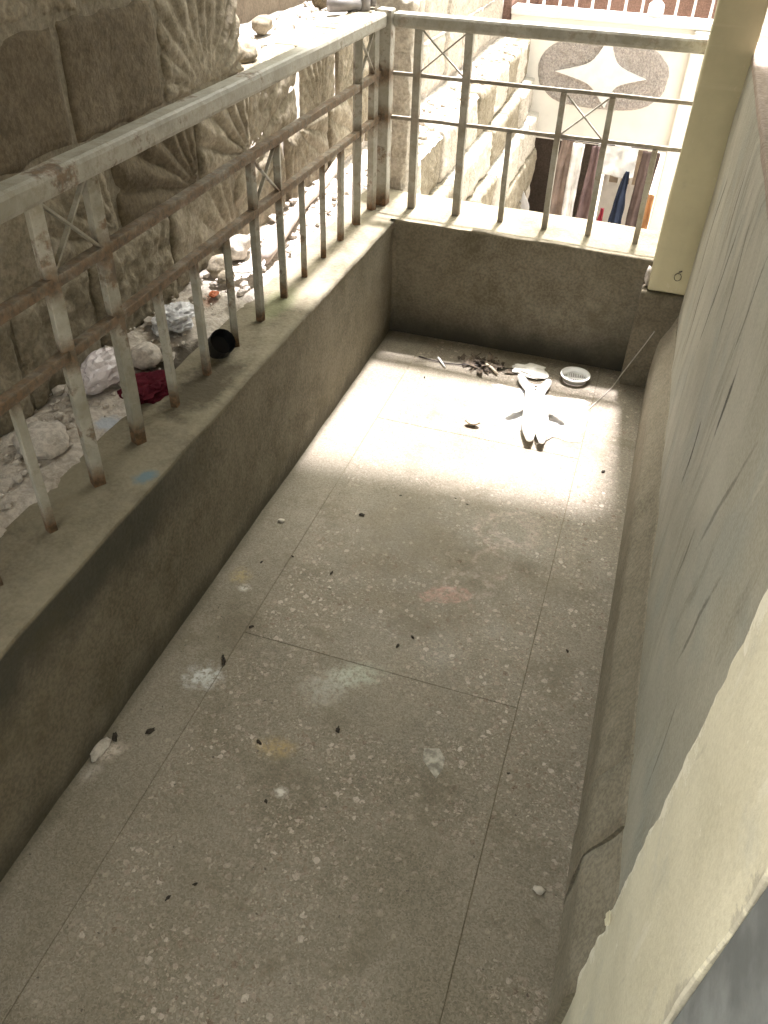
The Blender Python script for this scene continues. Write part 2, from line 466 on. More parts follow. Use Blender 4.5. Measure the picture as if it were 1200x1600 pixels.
def cream_paint(name='cream_paint', base=(0.74, 0.69, 0.50), chip=(0.86, 0.82, 0.68)):
    m = Mat(name, 0.6, 0.35)
    c = m.mix(m.step(m.noise(3, 5, 0.6), 0.35, 0.68), mul(base, 0.86), mul(base, 1.08))
    c = m.mix(m.math('MULTIPLY', m.step(m.noise(22, 6, 0.7, dist=0.6), 0.645, 0.675), 0.7), c, chip)
    c = m.mix(m.math('MULTIPLY', m.step(m.noise(1.0, 4, 0.6, m.map(scale=(1, 7, 30), rot=(0.5, 0, 0))), 0.62, 0.70), 0.3), c, chip)
    c = m.mix(m.math('MULTIPLY', m.step(m.noise(11, 6, 0.7, m.map(loc=(7, 1, 3))), 0.58, 0.72), 0.3), c, (0.34, 0.31, 0.22))
    m.color(c)
    m.bump(m.math('ADD', m.noise(45, 5, 0.6), m.math('MULTIPLY', m.noise(8, 4, 0.6), 1.5)), 0.25, 0.004)
    return m.m

def cloth_mat(name, c, trans=0.35):
    m = Mat(name, 0.95, 0.1)
    cc = m.mix(m.step(m.noise(9, 4, 0.6), 0.35, 0.65), mul(c, 0.8), mul(c, 1.12))
    m.color(cc)
    tr = m.n('ShaderNodeBsdfTranslucent'); m.put(tr.inputs['Color'], cc)
    mx = m.n('ShaderNodeMixShader'); mx.inputs[0].default_value = trans
    m.l(m.b.outputs[0], mx.inputs[1]); m.l(tr.outputs[0], mx.inputs[2]); m.l(mx.outputs[0], m.out.inputs['Surface'])
    m.bump(m.noise(220, 3, 0.6), 0.15, 0.002)
    return m.m

def plastic_film(name, c, alpha=0.55):
    m = Mat(name, 0.22, 0.6)
    m.color(c)
    m.b.inputs['Alpha'].default_value = alpha
    m.bump(m.noise(40, 5, 0.7), 0.5, 0.006)
    return m.m

M = {}
M['terrazzo'] = terrazzo()
M['groove'] = flat('groove_dirt', (0.13, 0.11, 0.07), 0.95)
M['parapet'] = parapet_mat()
M['rail'] = rail_mat('old_rail_paint', 0.95)
M['rail_end'] = rail_mat('rail_paint', 0.45)
M['stone'] = stone_mat('dressed_stone', (0.235, 0.203, 0.145), (0.115, 0.094, 0.058), (0.37, 0.33, 0.26))
M['stone_dark'] = stone_mat('smeared_stone', (0.125, 0.100, 0.064), (0.070, 0.055, 0.032), (0.175, 0.145, 0.10))
M['stone_pale'] = stone_mat('pale_stone', (0.46, 0.42, 0.355), (0.30, 0.265, 0.21), (0.60, 0.56, 0.49))
M['mortar'] = stone_mat('mortar', (0.20, 0.175, 0.125), (0.12, 0.10, 0.07), (0.28, 0.25, 0.20))
M['rubble'] = stone_mat('chalky_rubble', (0.50, 0.455, 0.40), (0.36, 0.32, 0.27), (0.64, 0.60, 0.54))
M['dirt'] = stone_mat('dark_earth', (0.085, 0.066, 0.042), (0.045, 0.036, 0.022), (0.14, 0.115, 0.08))
M['plaster'] = plaster_wall()
M['skirting'] = mottled('skirting_cement', (0.27, 0.24, 0.18), (0.18, 0.158, 0.11), (0.35, 0.315, 0.245), 2.4, 120).m
M['plinth'] = mottled('plinth_cement', (0.15, 0.128, 0.088), (0.085, 0.072, 0.046), (0.20, 0.175, 0.128), 4, 120).m
M['cream'] = cream_paint()
def jamb_paint():
    m = Mat('jamb_paint', 0.6, 0.35)
    x, y, z = m.xyz()
    wv = m.warp(3.0, 0.12)
    c = m.mix(m.step(m.noise(3.4, 5, 0.65), 0.34, 0.68), (0.60, 0.565, 0.42), (0.76, 0.72, 0.555))
    c = m.mix(m.math('MULTIPLY', m.step(m.noise(6, 5, 0.7, m.map(loc=(5, 5, 5))), 0.52, 0.68), 0.4), c, (0.50, 0.505, 0.44))
    # flaked skin along the wall edge, with ragged outline
    ey = m.math('ADD', y, m.math('MULTIPLY', m.math('SUBTRACT', z, 0.75), 0.0425))
    near = m.math('ADD', ey, m.math('MULTIPLY', m.math('SUBTRACT', m.noise(17, 6, 0.75), 0.5), 0.16))
    c = m.mix(m.math('MULTIPLY', m.step(near, 0.540, 0.545), 0.85), c, (0.88, 0.85, 0.71))
    c = m.mix(m.math('MULTIPLY', m.step(m.noise(31, 5, 0.7, dist=0.5), 0.66, 0.68), 0.7), c, (0.88, 0.85, 0.72))
    low = m.math('ADD', ey, m.math('MULTIPLY', m.math('SUBTRACT', m.noise(13, 6, 0.75, m.map(loc=(1, 8, 2))), 0.5), -0.12))
    c = m.mix(m.math('MULTIPLY', m.step(low, 0.325, 0.315), 0.8), c, (0.42, 0.395, 0.32))
    sc = m.noise(1.0, 4, 0.6, m.map(scale=(1, 30, 5), rot=(0.7, 0, 0), vec=wv))
    c = m.mix(m.math('MULTIPLY', m.step(sc, 0.63, 0.69), 0.35), c, (0.85, 0.82, 0.70))
    sd = m.noise(1.0, 4, 0.6, m.map(scale=(1, 24, 4), rot=(-0.5, 0, 0), loc=(0, 4, 4), vec=wv))
    c = m.mix(m.math('MULTIPLY', m.step(sd, 0.62, 0.70), 0.35), c, (0.40, 0.37, 0.28))
    g = m.noise(170, 3, 0.7)
    c = m.mix(0.14, c, m.mix(m.step(g, 0.35, 0.65), (0.36, 0.33, 0.24), (0.86, 0.83, 0.70)))
    m.color(c)
    m.bump(m.math('ADD', m.noise(40, 5, 0.65), m.math('ADD', m.math('MULTIPLY', m.noise(9, 4, 0.6), 1.6), m.math('MULTIPLY', m.step(near, 0.540, 0.545), 0.3))), 0.4, 0.005)
    return m.m
M['jamb'] = jamb_paint()
M['pillar'] = cream_paint('pillar_paint', (0.50, 0.455, 0.29), (0.56, 0.51, 0.35))
M['blue_grey'] = flat('blue_grey_paint', (0.22, 0.235, 0.235), 0.6, var=0.3)
M['beige'] = flat('beige_paint', (0.45, 0.36, 0.27), 0.7)
M['sill'] = mottled('pink_sill', (0.42, 0.345, 0.285), (0.32, 0.26, 0.2), (0.5, 0.42, 0.36), 3, 90).m
M['brown'] = flat('brown_paint', (0.12, 0.075, 0.045), 0.6)
M['slab'] = mottled('slab_plaster', (0.27, 0.245, 0.18)).m
M['facade'] = flat('facade_cream', (0.84, 0.80, 0.72), 0.85, 0.2, 0.08, 3)
M['facade_white'] = flat('facade_white', (0.84, 0.82, 0.78), 0.8, var=0.06)
M['roughcast'] = mottled('roughcast', (0.50, 0.45, 0.41), (0.40, 0.35, 0.32), (0.62, 0.57, 0.53), 14, 60, bump=0.8, bd=0.02).m
M['red_wall'] = mottled('red_brown_wall', (0.29, 0.185, 0.145)).m
M['shade_wall'] = mottled('shade_plaster', (0.10, 0.08, 0.065)).m  # interior shade of the lower opening put into the wall colour
M['back_wall'] = mottled('brown_plaster', (0.15, 0.12, 0.085), (0.09, 0.07, 0.05), (0.2, 0.165, 0.12)).m  # brown wall, coloured darker to carry its own shade
M['ground'] = mottled('alley_ground', (0.42, 0.38, 0.32), big=0.8, fine=20).m
M['white_plastic'] = flat('white_plastic', (0.80, 0.80, 0.76), 0.35, 0.5, 0.05)
M['figure'] = flat('white_plush', (0.88, 0.87, 0.82), 0.95, 0.1, 0.05, 40)
_fb = M['figure'].node_tree.nodes['Principled BSDF'].inputs
_fb['Subsurface Weight'].default_value = 1.0
_fb['Subsurface Radius'].default_value = (1, 0.95, 0.85)
_fb['Subsurface Scale'].default_value = 0.035
M['black'] = flat('black_plastic', (0.012, 0.012, 0.012), 0.5)
M['wire'] = flat('dark_wire', (0.05, 0.04, 0.035), 0.6)
M['string'] = flat('pale_string', (0.46, 0.42, 0.36), 0.9)
M['film'] = plastic_film('clear_film', (0.80, 0.80, 0.80), 0.45)
M['bag'] = plastic_film('milky_bag', (0.72, 0.66, 0.67), 0.82)
M['foil'] = flat('silver_wrapper', (0.62, 0.62, 0.64), 0.3, 0.7, 0.3, 30)
M['crimson'] = cloth_mat('crimson_cloth', (0.085, 0.010, 0.018), 0.05)
M['pipe'] = flat('dusty_pipe', (0.55, 0.46, 0.40), 0.6)
M['metal'] = flat('dull_metal', (0.17, 0.16, 0.15), 0.5, 0.5)
M['leaf'] = flat('dry_leaf', (0.11, 0.085, 0.06), 0.9, var=0.5, sc=30)
M['twig'] = flat('pale_twig', (0.62, 0.52, 0.38), 0.8)
M['paper'] = flat('paper', (0.74, 0.72, 0.66), 0.9, 0.2, 0.08)
M['sticker'] = flat('paper_scrap', (0.34, 0.32, 0.265), 0.85, 0.2, 0.45, 60)
M['crumb'] = flat('dark_crumb', (0.03, 0.023, 0.015), 0.9)
M['bluebag'] = flat('pale_blue_powder', (0.36, 0.43, 0.52), 0.9)
M['orange'] = flat('orange_bit', (0.45, 0.12, 0.04), 0.7)

# ------------------------------------------------------------------ ground and building mass
g = obj('ground', [(-80, -80, -3.2), (80, -80, -3.2), (80, 80, -3.2), (-80, 80, -3.2)], [(0, 1, 2, 3)], M['ground'])
tag(g, kind='structure')

base = bobj('balcony_deck', box_bm(-0.02, 1.09, -1.0, 2.89, -0.30, -0.0016), M['groove'])
tag(base, kind='structure')
panels = [(-0.004, 0.1552, -1.0, 2.884)]
for a, c in ((-1.0, 0.1690), (0.1703, 1.2043), (1.2057, 2.2452), (2.2464, 2.884)):
    panels.append((0.1568, 0.8442, a, c))
panels.append((0.8458, 1.07, -1.0, 2.884))
for (x0, x1, y0, y1) in panels:
    b = box_bm(x0, x1, y0, y1, -0.0075, RND.uniform(-0.0004, 0.0004), 0.0006, 1)
    bobj('terrazzo_panel', b, M['terrazzo'], base)

# balcony slab overhead: its far edge throws the straight shadow edge on the floor
b = bmesh.new()
Z0, Z1 = 2.85, 3.05
def ye(x): return 1.946 + 0.072 * x + SUN_SLOPE * Z0
pl = [(-1.6, -0.55), (4.0, -0.55), (4.0, ye(4.0)), (-1.6, ye(-1.6))]
lo = [b.verts.new((x, y, Z0)) for x, y in pl]; hi = [b.verts.new((x, y - 0.03, Z1)) for x, y in pl]
b.faces.new(lo); b.faces.new(hi)
for i in range(4):
    b.faces.new((lo[i], lo[(i + 1) % 4], hi[(i + 1) % 4], hi[i]))
tag(bobj('ceiling', b, M['slab']), kind='structure')

# ------------------------------------------------------------------ L-shaped parapet
b = bmesh.new()
out = [(0.0, -1.0), (0.0, 2.875), (1.075, 2.875), (1.075, 3.185), (-0.205, 3.185), (-0.205, -1.0)]
lo = [b.verts.new((x, y, -0.30)) for x, y in out]; hi = [b.verts.new((x, y, 0.452 - 0.014 * max(0, x))) for x, y in out]
b.faces.new(lo); ft = b.faces.new(hi)
for i in range(6):
    b.faces.new((lo[i], lo[(i + 1) % 6], hi[(i + 1) % 6], hi[i]))
ed = [e for e in b.edges if all(v in hi for v in e.verts)]
bmesh.ops.bevel(b, geom=ed, offset=0.011, segments=3, affect='EDGES', profile=0.5)
slice_bm(b, 1, -1.0, 3.185, 0.045)
slice_bm(b, 0, -0.205, 1.075, 0.045)
slice_bm(b, 2, -0.30, 0.44, 0.06)
jitter(b, 0.0035, 7.0, 2.0)
for v in b.verts:                        # knocked edge
    if v.co.z > 0.43 and abs(v.co.x) < 0.02 and v.co.y < 2.86:
        k = max(0.0, mn.noise(Vector((v.co.y * 9, 3.1, 0))))
        v.co.z -= 0.010 * k; v.co.x -= 0.006 * k
par = bobj('parapet', b, M['parapet'], smooth=True)
tag(par, 'low stained cement parapet turning the corner below the two railings', 'parapet')

# ------------------------------------------------------------------ railings
def railing_bar(parent, name, p, q, w, h=None, mat=None, bev=0.002):
    b = bmesh.new()
    bar(b, p, q, w, h)
    bmesh.ops.bevel(b, geom=b.edges[:], offset=bev, segments=2, affect='EDGES', profile=0.5)
    L = (Vector(q) - Vector(p)).length
    ax = max(range(3), key=lambda i: abs(q[i] - p[i]))
    slice_bm(b, ax, min(p[ax], q[ax]), max(p[ax], q[ax]), 0.06)
    jitter(b, 0.0012, 11.0, RND.uniform(0, 40))
    return bobj(name, b, mat, parent, smooth=False)

XR = -0.109
ZT, ZU, ZL, ZB = 1.065, 0.902, 0.760, 0.43
def brace(parent, p0, p1, p2, p3, mat):
    railing_bar(parent, 'cross_brace', p0, p1, 0.010, 0.005, mat, 0.0008)
    railing_bar(parent, 'cross_brace', p2, p3, 0.010, 0.005, mat, 0.0008)

lr = empty('railing', (0, 0, 0))
tag(lr, 'rusty cream painted metal railing running along the rough stone wall', 'railing')
hr = railing_bar(lr, 'handrail', (XR, -0.8, ZT), (XR, 2.985, ZT), 0.052, 0.044, M['rail'], 0.010)
railing_bar(lr, 'middle_rail', (XR, -0.8, ZU), (XR, 2.99, ZU), 0.022, 0.022, M['rail'])
railing_bar(lr, 'middle_rail', (XR, -0.8, ZL), (XR, 2.99, ZL), 0.022, 0.020, M['rail'])
cycle = 'FFsssMMsss'
for k in range(-10, 12):
    y = 1.13 + 0.1636 * k
    t = cycle[k % 10]
    zt = {'F': ZT - 0.02, 's': ZL - 0.009, 'M': ZU - 0.01}[t]
    w = {'F': 0.026, 's': 0.018, 'M': 0.020}[t]
    lean = RND.uniform(-0.004, 0.004)
    railing_bar(lr, 'baluster', (XR + RND.uniform(-.002, .002), y, ZB), (XR, y + lean, zt), w, w, M['rail'])
    if k < 11 and t in 'FM' and cycle[(k + 1) % 10] == t:
        a, c = (ZU + 0.012, ZT - 0.024) if t == 'F' else (ZL + 0.012, ZU - 0.012)
        y2 = y + 0.1636
        brace(lr, (XR, y + 0.012, a), (XR, y2 - 0.012, c), (XR + .004, y + 0.012, c), (XR + .004, y2 - 0.012, a), M['rail'])
railing_bar(lr, 'corner_post', (XR + 0.012, 3.012, 0.43), (XR + 0.012, 3.012, 1.094), 0.052, 0.052, M['rail'], 0.004)

er = empty('railing', (0.4, 3.0, 0.45))
tag(er, 'pale metal railing with cross braces on the sunlit end parapet', 'railing')
YE = 3.017
er.location = (0, 0, 0)
railing_bar(er, 'handrail', (-0.068, YE, ZT), (0.955, YE, ZT + 0.004), 0.052, 0.044, M['rail_end'], 0.010)
railing_bar(er, 'middle_rail', (-0.068, YE, ZU), (0.955, YE, ZU + 0.004), 0.012, 0.012, M['rail_end'], 0.001)
railing_bar(er, 'middle_rail', (-0.068, YE, ZL), (0.955, YE, ZL + 0.004), 0.012, 0.012, M['rail_end'], 0.001)
exs = [(0.02, 'F'), (0.195, 'F'), (0.365, 's'), (0.53, 'M'), (0.69, 'M'), (0.86, 's')]
for i, (x, t) in enumerate(exs):
    zt = {'F': ZT - 0.02, 's': ZL - 0.004, 'M': ZU - 0.004}[t]
    w = {'F': 0.027, 's': 0.019, 'M': 0.020}[t]
    railing_bar(er, 'baluster', (x + 0.004, YE, ZB), (x, YE, zt), w, w, M['rail_end'])
    if i < 5 and t in 'FM' and exs[i + 1][1] == t:
        a, c = (ZU + 0.012, ZT - 0.024) if t == 'F' else (ZL + 0.01, ZU - 0.01)
        x2 = exs[i + 1][0]
        brace(er, (x + .012, YE, a), (x2 - .012, YE, c), (x + .012, YE - .004, c), (x2 - .012, YE - .004, a), M['rail_end'])

# ------------------------------------------------------------------ stone walls
def stone_mesh(l, h, seed, style, nx, nz, depth=0.08):
    r = random.Random(seed)
    corner = r.choice(((0.0, 0.0), (1.0, 0.0), (1.0, 1.0), (0.5, -0.1), (0.15, 1.1)))
    ax, az = corner[0] * l, corner[1] * h
    N = r.uniform(20, 30)
    off = Vector((seed * 1.37, seed * 0.71, seed * 2.9))
    vs, fs = [], []
    for j in range(nz + 1):
        for i in range(nx + 1):
            y, z = l * i / nx, h * j / nz
            e = min(y, l - y, z, h - z)
            q = Vector((y, z, 0))
            wob = mn.noise(q * 22 + off) * 0.5 + 0.5
            x = -(0.004 + 0.012 * wob) * math.exp(-e / 0.008)
            if style == 'fan':
                a = math.atan2(z - az, y - ax) + 0.05 * mn.noise(q * 9 + off)
                rr = math.hypot(y - ax, z - az)
                gr = abs(math.sin(a * N / 2)) ** 0.7
                fade = min(1.0, rr / 0.06) * (0.35 + 0.65 * max(0, min(1, mn.noise(q * 5 + off * 2) * 1.6 + 0.6)))
                x += 0.018 * gr * fade - 0.010
                x += 0.004 * mn.noise(q * 40 + off)
            elif style == 'pebble':
                x += 0.011 * mn.fractal(q * 30 + off, 0.8, 2.0, 3)
            else:
                x += 0.003 * mn.noise(q * 14 + off)
            x += 0.006 * mn.noise(q * 6 + off * 1.3)
            yy = y + (0.006 * mn.noise(Vector((z * 20, 0, seed))) if i in (0, nx) else 0)
            zz = z + (0.006 * mn.noise(Vector((y * 20, 5, seed))) if j in (0, nz) else 0)
            vs.append((x, yy, zz))
    W = nx + 1
    for j in range(nz):
        for i in range(nx):
            k = j * W + i
            fs.append((k, k + 1, k + 1 + W, k + W))
    rim = [i for i in range(W)] + [j * W + nx for j in range(1, nz + 1)] + [nz * W + i for i in range(nx - 1, -1, -1)] + [j * W for j in range(nz - 1, 0, -1)]
    n0 = len(vs)
    for k in rim:
        vs.append((-depth, vs[k][1], vs[k][2]))
    m_ = len(rim)
    for a in range(m_):
        c = (a + 1) % m_
        fs.append((rim[c], rim[a], n0 + a, n0 + c))
    return vs, fs

def stone(parent, x, y, z, l, h, seed, style, mat, res=0.011, depth=0.08):
    nx, nz = max(4, int(l / res)), max(3, int(h / res))
    vs, fs = stone_mesh(l, h, seed, style, nx, nz, depth)
    vs = [(v[0] + x, v[1] + y, v[2] + z) for v in vs]
    return obj('stone', vs, fs, mat, parent, smooth=True)

XW = -0.392
wall = empty('stone_wall', (0, 0, 0))
tag(wall, 'tall rough stone block wall with fan chisel marks beside the left railing', 'wall')
rs = random.Random(21)
CH = 0.25
seed = 10
cs = [0.455, 0.71, 0.965, 1.22, 1.475, 1.73, 1.985, 2.24, 2.495]
for ci, z0 in enumerate(cs):
    y = -0.35 - (0.2 if ci % 2 else 0.0)
    ends = []
    starts = {0: [.50, .92, 1.31, 1.60, 1.99, 2.40], 1: [.46, .66, 1.08, 1.45, 1.77, 2.19, 2.53],
              2: [.52, .93, 1.33, 1.66, 2.06, 2.53]}.get(ci)
    if starts is None:
        starts = [.50 + .10 * (ci % 2), 1.02, 1.30 + .15 * (ci % 2), 1.66 + .1 * (ci % 2), 2.08, 2.53]
    if ci == 0:
        starts = starts + [2.79]
    for a, c in zip(starts[:-1], starts[1:]):
        seed += 1
        l = c - a - 0.012
        h = CH - 0.006
        st = rs.choice(('fan', 'fan', 'fan', 'pebble'))
        mt = M['stone']
        if ci in (1, 2) and a < 2.0:
            st = 'plain' if (ci == 2 or a < 1.3) else 'fan'
            mt = M['stone_dark'] if ci == 2 or a > 1.5 else M['stone']
        if ci == 2 and a > 2.0: st, mt = 'fan', M['stone']
        if ci >= 3: st, mt = rs.choice(('plain', 'pebble')) if ci > 3 else 'pebble', M['stone']
        res = 0.045 if (ci >= 4 or c <= 0.5) else (0.008 if c > 1.7 else 0.011)
        stone(wall, XW + rs.uniform(-.006, .006), a + .006, z0 + .003, l, h, seed, st, mt, res)
# mortar core
b = box_bm(-0.62, XW - 0.010, 0.47, 2.50, 0.30, 2.845)
slice_bm(b, 1, 0.47, 2.52, 0.08); slice_bm(b, 2, .3, 2.85, 0.08); jitter(b, 0.005, 12, 5)
bobj('mortar_core', b, M['mortar'], wall, smooth=True)

low = empty('stone_wall', (0, 0, 0))
tag(low, 'lower stretch of dressed stone wall with a sunlit rubble strewn top', 'wall')
for ci, z0 in enumerate((0.455, 0.71)):
    y = 2.83 if ci == 0 else 2.55
    while y < 6.6:
        l = rs.uniform(0.36, 0.48)
        seed += 1
        st = rs.choice(('fan', 'fan', 'pebble'))
        if ci == 1 and y < 3.9: st = 'fan'
        stone(low, XW + rs.uniform(-.012, .012), y, z0 + .007, l - .02, CH - .014 if ci == 0 else 0.246, seed, st, M['stone'] if y < 4 else M['stone_pale'], 0.008 if y < 4.0 else 0.02, 0.1)
        y += l
b = box_bm(-0.80, XW - 0.022, 2.52, 6.74, 0.20, 0.952)
slice_bm(b, 1, 2.52, 6.74, 0.07); slice_bm(b, 0, -.8, -.4, 0.06); jitter(b, 0.010, 14, 9)
bobj('mortar_core', b, M['rubble'], low, smooth=True)

# wall standing behind the lower stretch
b = box_bm(-1.00, -0.785, 2.56, 7.2, -3.2, 2.7)
slice_bm(b, 1, 2.5, 7.2, 0.25); slice_bm(b, 2, 0, 2.7, 0.25); jitter(b, 0.012, 4, 3)
o = bobj('boundary_wall', b, M['back_wall'], smooth=True)
tag(o, 'brown plastered wall, its shade put into the colour, rising behind the sunlit stone wall top', 'wall')

# rough pier by the railing corner
b = box_bm(-0.205, -0.062, 3.215, 3.345, 0.10, 1.10, 0.012, 2)
for ax, a0, a1 in ((2, .1, 1.1), (0, -.21, -.06), (1, 3.2, 3.35)):
    slice_bm(b, ax, a0, a1, 0.011)
for v in b.verts:
    v.co += mn.noise_vector(v.co * 45) * 0.011 + mn.noise_vector(v.co * 14) * 0.008
o = bobj('rubble_pier', b, M['stone_pale'], smooth=True)
tag(o, 'narrow rough pebbly pier just behind the railing corner post', 'pier')

# stepped retaining wall beyond the end parapet
ret = empty('retaining_wall', (0, 0, 0))
tag(ret, 'stepped sunlit stone retaining wall running away beyond the end railing', 'wall')
tiers = [(-0.125, 0.20, 0.24, 0.00), (-0.055, -0.02, 0.21, 0.0), (0.0, -0.28, 0.25, 0), (0.02, -0.55, 0.26, 0), (0.02, -0.82, 0.26, 0), (0.02, -1.09, 0.26, 0)]
for ti, (x, z0, h, _) in enumerate(tiers):
    y = 3.21 + 0.12 * (ti % 2)
    while y < 6.7:
        l = min(rs.uniform(0.34, 0.52), 6.76 - y)
        seed += 1
        if l > 0.1:
            stone(ret, x - 0.016 * (y - 3.2) + rs.uniform(-.012, .012), y, z0, l - .02, h, seed, rs.choice(('fan', 'pebble', 'fan')), rs.choice((M['stone_pale'], M['stone'], M['stone_pale'])), 0.018, 0.16)
        y += l
# ledge of rubble on top
nx, ny = 14, 190
vs, fs = [], []
for j in range(ny + 1):
    for i in range(nx + 1):
        y = 3.20 + 3.52 * j / ny
        x1 = -0.125 - 0.016 * (y - 3.2)
        x = -0.42 + (x1 + 0.42) * i / nx
        z = 0.435 + 0.012 * mn.noise(Vector((x * 16, y * 16, 0))) + 0.010 * mn.noise(Vector((x * 45, y * 45, 3)))
        if i == nx: z -= 0.015 + 0.01 * mn.noise(Vector((0, y * 30, 1)))
        vs.append((x, y, z))
for j in range(ny):
    for i in range(nx):
        k = j * (nx + 1) + i
        fs.append((k, k + 1, k + nx + 2, k + nx + 1))
obj('ledge_top', vs, fs, M['rubble'], ret, smooth=True)
bobj('wall_core', box_bm(-0.40, -0.19, 3.2, 6.75, -3.2, 0.425), M['mortar'], ret)
bobj('wall_footing', box_bm(-0.187, -0.06, 3.2, 6.75, -3.2, -0.85), M['mortar'], ret)

# ------------------------------------------------------------------ rubble between parapet and stone wall
nx, ny = 26, 300
vs, fs = [], []
for j in range(ny + 1):
    for i in range(nx + 1):
        y = -0.35 + 3.50 * j / ny
        x = -0.44 + 0.32 * i / nx
        xb = -0.178 + 0.030 * mn.noise(Vector((y * 5, 0, 2))) + 0.016 * mn.noise(Vector((y * 19, 0, 6)))
        u = i / nx
        z = 0.456 + 0.012 * mn.noise(Vector((x * 9, y * 9, 0))) + 0.012 * mn.noise(Vector((x * 28, y * 28, 4))) + 0.006 * mn.noise(Vector((x * 75, y * 75, 8)))
        z += 0.022 * max(0, 1 - u * 1.6) * (0.6 + mn.noise(Vector((0, y * 4, 1))))
        hole = math.exp(-(((x + 0.17) / 0.06) ** 2 + ((y - 1.63) / 0.13) ** 2))
        z -= 0.045 * hole
        z = z * 1.0 - max(0.0, x - xb + 0.03) * 0.55
        vs.append((x, y, z))
for j in range(ny):
    for i in range(nx):
        k = j * (nx + 1) + i
        fs.append((k, k + 1, k + nx + 2, k + nx + 1))
rubm = mottled('rubble_fill', (0.46, 0.415, 0.36), (0.33, 0.29, 0.235), (0.60, 0.555, 0.50), 4, 80, bump=0.7, bd=0.01)
cbase = rubm.b.inputs['Base Color'].links[0].from_socket
c2 = rubm.mix(rubm.math('MULTIPLY', spot(rubm, -0.19, 1.62, 0.10, 0.20, 0, 0.5, 0.7, 14), 0.92), cbase, (0.05, 0.04, 0.026))
c2 = rubm.mix(rubm.math('MULTIPLY', spot(rubm, -0.22, 1.33, 0.035, 0.05, 0, 0.5, 0.7, 20), 0.7), c2, (0.36, 0.42, 0.50))
c2 = rubm.mix(rubm.math('MULTIPLY', spot(rubm, -0.30, 1.99, 0.03, 0.05, 0, 0.5, 0.7, 20), 0.4), c2, (0.45, 0.20, 0.12))
rubm.color(c2)
o = obj('rubble_fill', vs, fs, rubm.m, None, True)
tag(o, 'chalky mortar rubble filling the strip between parapet and stone wall', 'rubble', kind='stuff')

b = bmesh.new()
for k in range(420):
    y = RND.uniform(0.3, 3.1); x = RND.uniform(-0.39, -0.215)
    s = RND.choice((0.003, 0.004, 0.006, 0.009, 0.013)) * RND.uniform(0.7, 1.3)
    rock_bm((x, y, 0.462 + s * 0.3 + 0.016 * max(0, -x - 0.28) / 0.1), (s, s * RND.uniform(.8, 1.5), s * .8), k * 1.7, 1, 0.4, b)
for k in range(260):
    y = RND.uniform(2.6, 6.5); x = RND.uniform(-0.76, -0.41)
    s = RND.choice((0.003, 0.005, 0.008, 0.012)) * RND.uniform(0.7, 1.3)
    rock_bm((x, y, 0.955 + s * .3), (s, s * 1.3, s * .8), k * 2.3, 1, 0.4, b)
for k in range(160):
    y = RND.uniform(3.3, 6.5); x = RND.uniform(-0.36, -0.18)
    s = RND.choice((0.005, 0.008, 0.012, 0.02)) * RND.uniform(0.7, 1.3)
    rock_bm((x, y, 0.44 + s * .3), (s, s * 1.3, s * .8), k * 2.9, 1, 0.4, b)
o = bobj('loose_gravel', b, M['rubble'])
tag(o, 'loose chips of stone and mortar strewn over the wall tops', 'gravel', kind='stuff')

# larger stones, each its own thing
def rock(c, s, mat, label, seed, group=None):
    o = bobj('loose_stone', rock_bm(c, s, seed, 3, 0.32), M[mat], smooth=True)
    tag(o, label, 'stone', group)
rock((-0.275, 1.60, 0.482), (0.036, 0.045, 0.030), 'rubble', 'lump of pale mortar between the milky bag and the silver wrapper', 3.1)
rock((-0.300, 2.11, 0.485), (0.022, 0.035, 0.016), 'stone', 'small flat grey stone near the broken white shard', 5.2)
rock((-0.35, 2.30, 0.50), (0.035, 0.06, 0.04), 'stone_pale', 'pale rubble lump against the stone wall by the long pipe', 8.4)
rock((-0.35, 2.16, 0.49), (0.030, 0.045, 0.035), 'stone', 'grey rubble lump beside the broken white shard', 2.9)
rock((-0.29, 1.19, 0.478), (0.06, 0.06, 0.026), 'rubble', 'wide chalky lump of mortar behind the nearest full height posts', 6.6)
rock((-0.625, 3.16, 0.985), (0.035, 0.055, 0.03), 'stone', 'grey stone near the back of the sunlit wall top', 1.3)
rock((-0.47, 2.67, 0.985), (0.045, 0.06, 0.032), 'stone', 'grey stone where the tall stone wall ends', 9.9)
rock((-0.645, 3.80, 0.985), (0.04, 0.045, 0.028), 'stone_dark', 'dark stone far along the sunlit wall top', 4.7)

# ------------------------------------------------------------------ litter on the ledge
def crumple(name, c, size, seed, mat, label, cat, amp=0.35, sub=4, fz=1.0, parent=None):
    b = bmesh.new()
    bmesh.ops.create_icosphere(b, subdivisions=sub, radius=1.0)
    for v in b.verts:
        q = v.co * 1.9 + Vector((seed, 0, seed))
        k = 1 + amp * mn.noise(q) + amp * 0.6 * (1 - 2 * abs(mn.noise(q * 2.2)))
        v.co = Vector((v.co.x * size[0], v.co.y * size[1], max(v.co.z, -0.6) * size[2])) * k + Vector(c)
    o = bobj(name, b, M[mat], parent, smooth=False)
    if label: tag(o, label, cat)
    return o
crumple('plastic_bag', (-0.305, 1.465, 0.505), (0.042, 0.075, 0.042), 2.2, 'bag', 'milky crumpled plastic bag behind the railing posts', 'bag', 0.22)
crumple('foil_wrapper', (-0.300, 1.80, 0.492), (0.045, 0.06, 0.026), 7.2, 'foil', 'shiny silver wrapper lying by the stone wall', 'wrapper', 0.5)
crumple('cloth_rag', (-0.205, 1.49, 0.462), (0.05, 0.06, 0.02), 5.5, 'crimson', 'dark crimson rag half buried in the rubble', 'rag', 0.4)
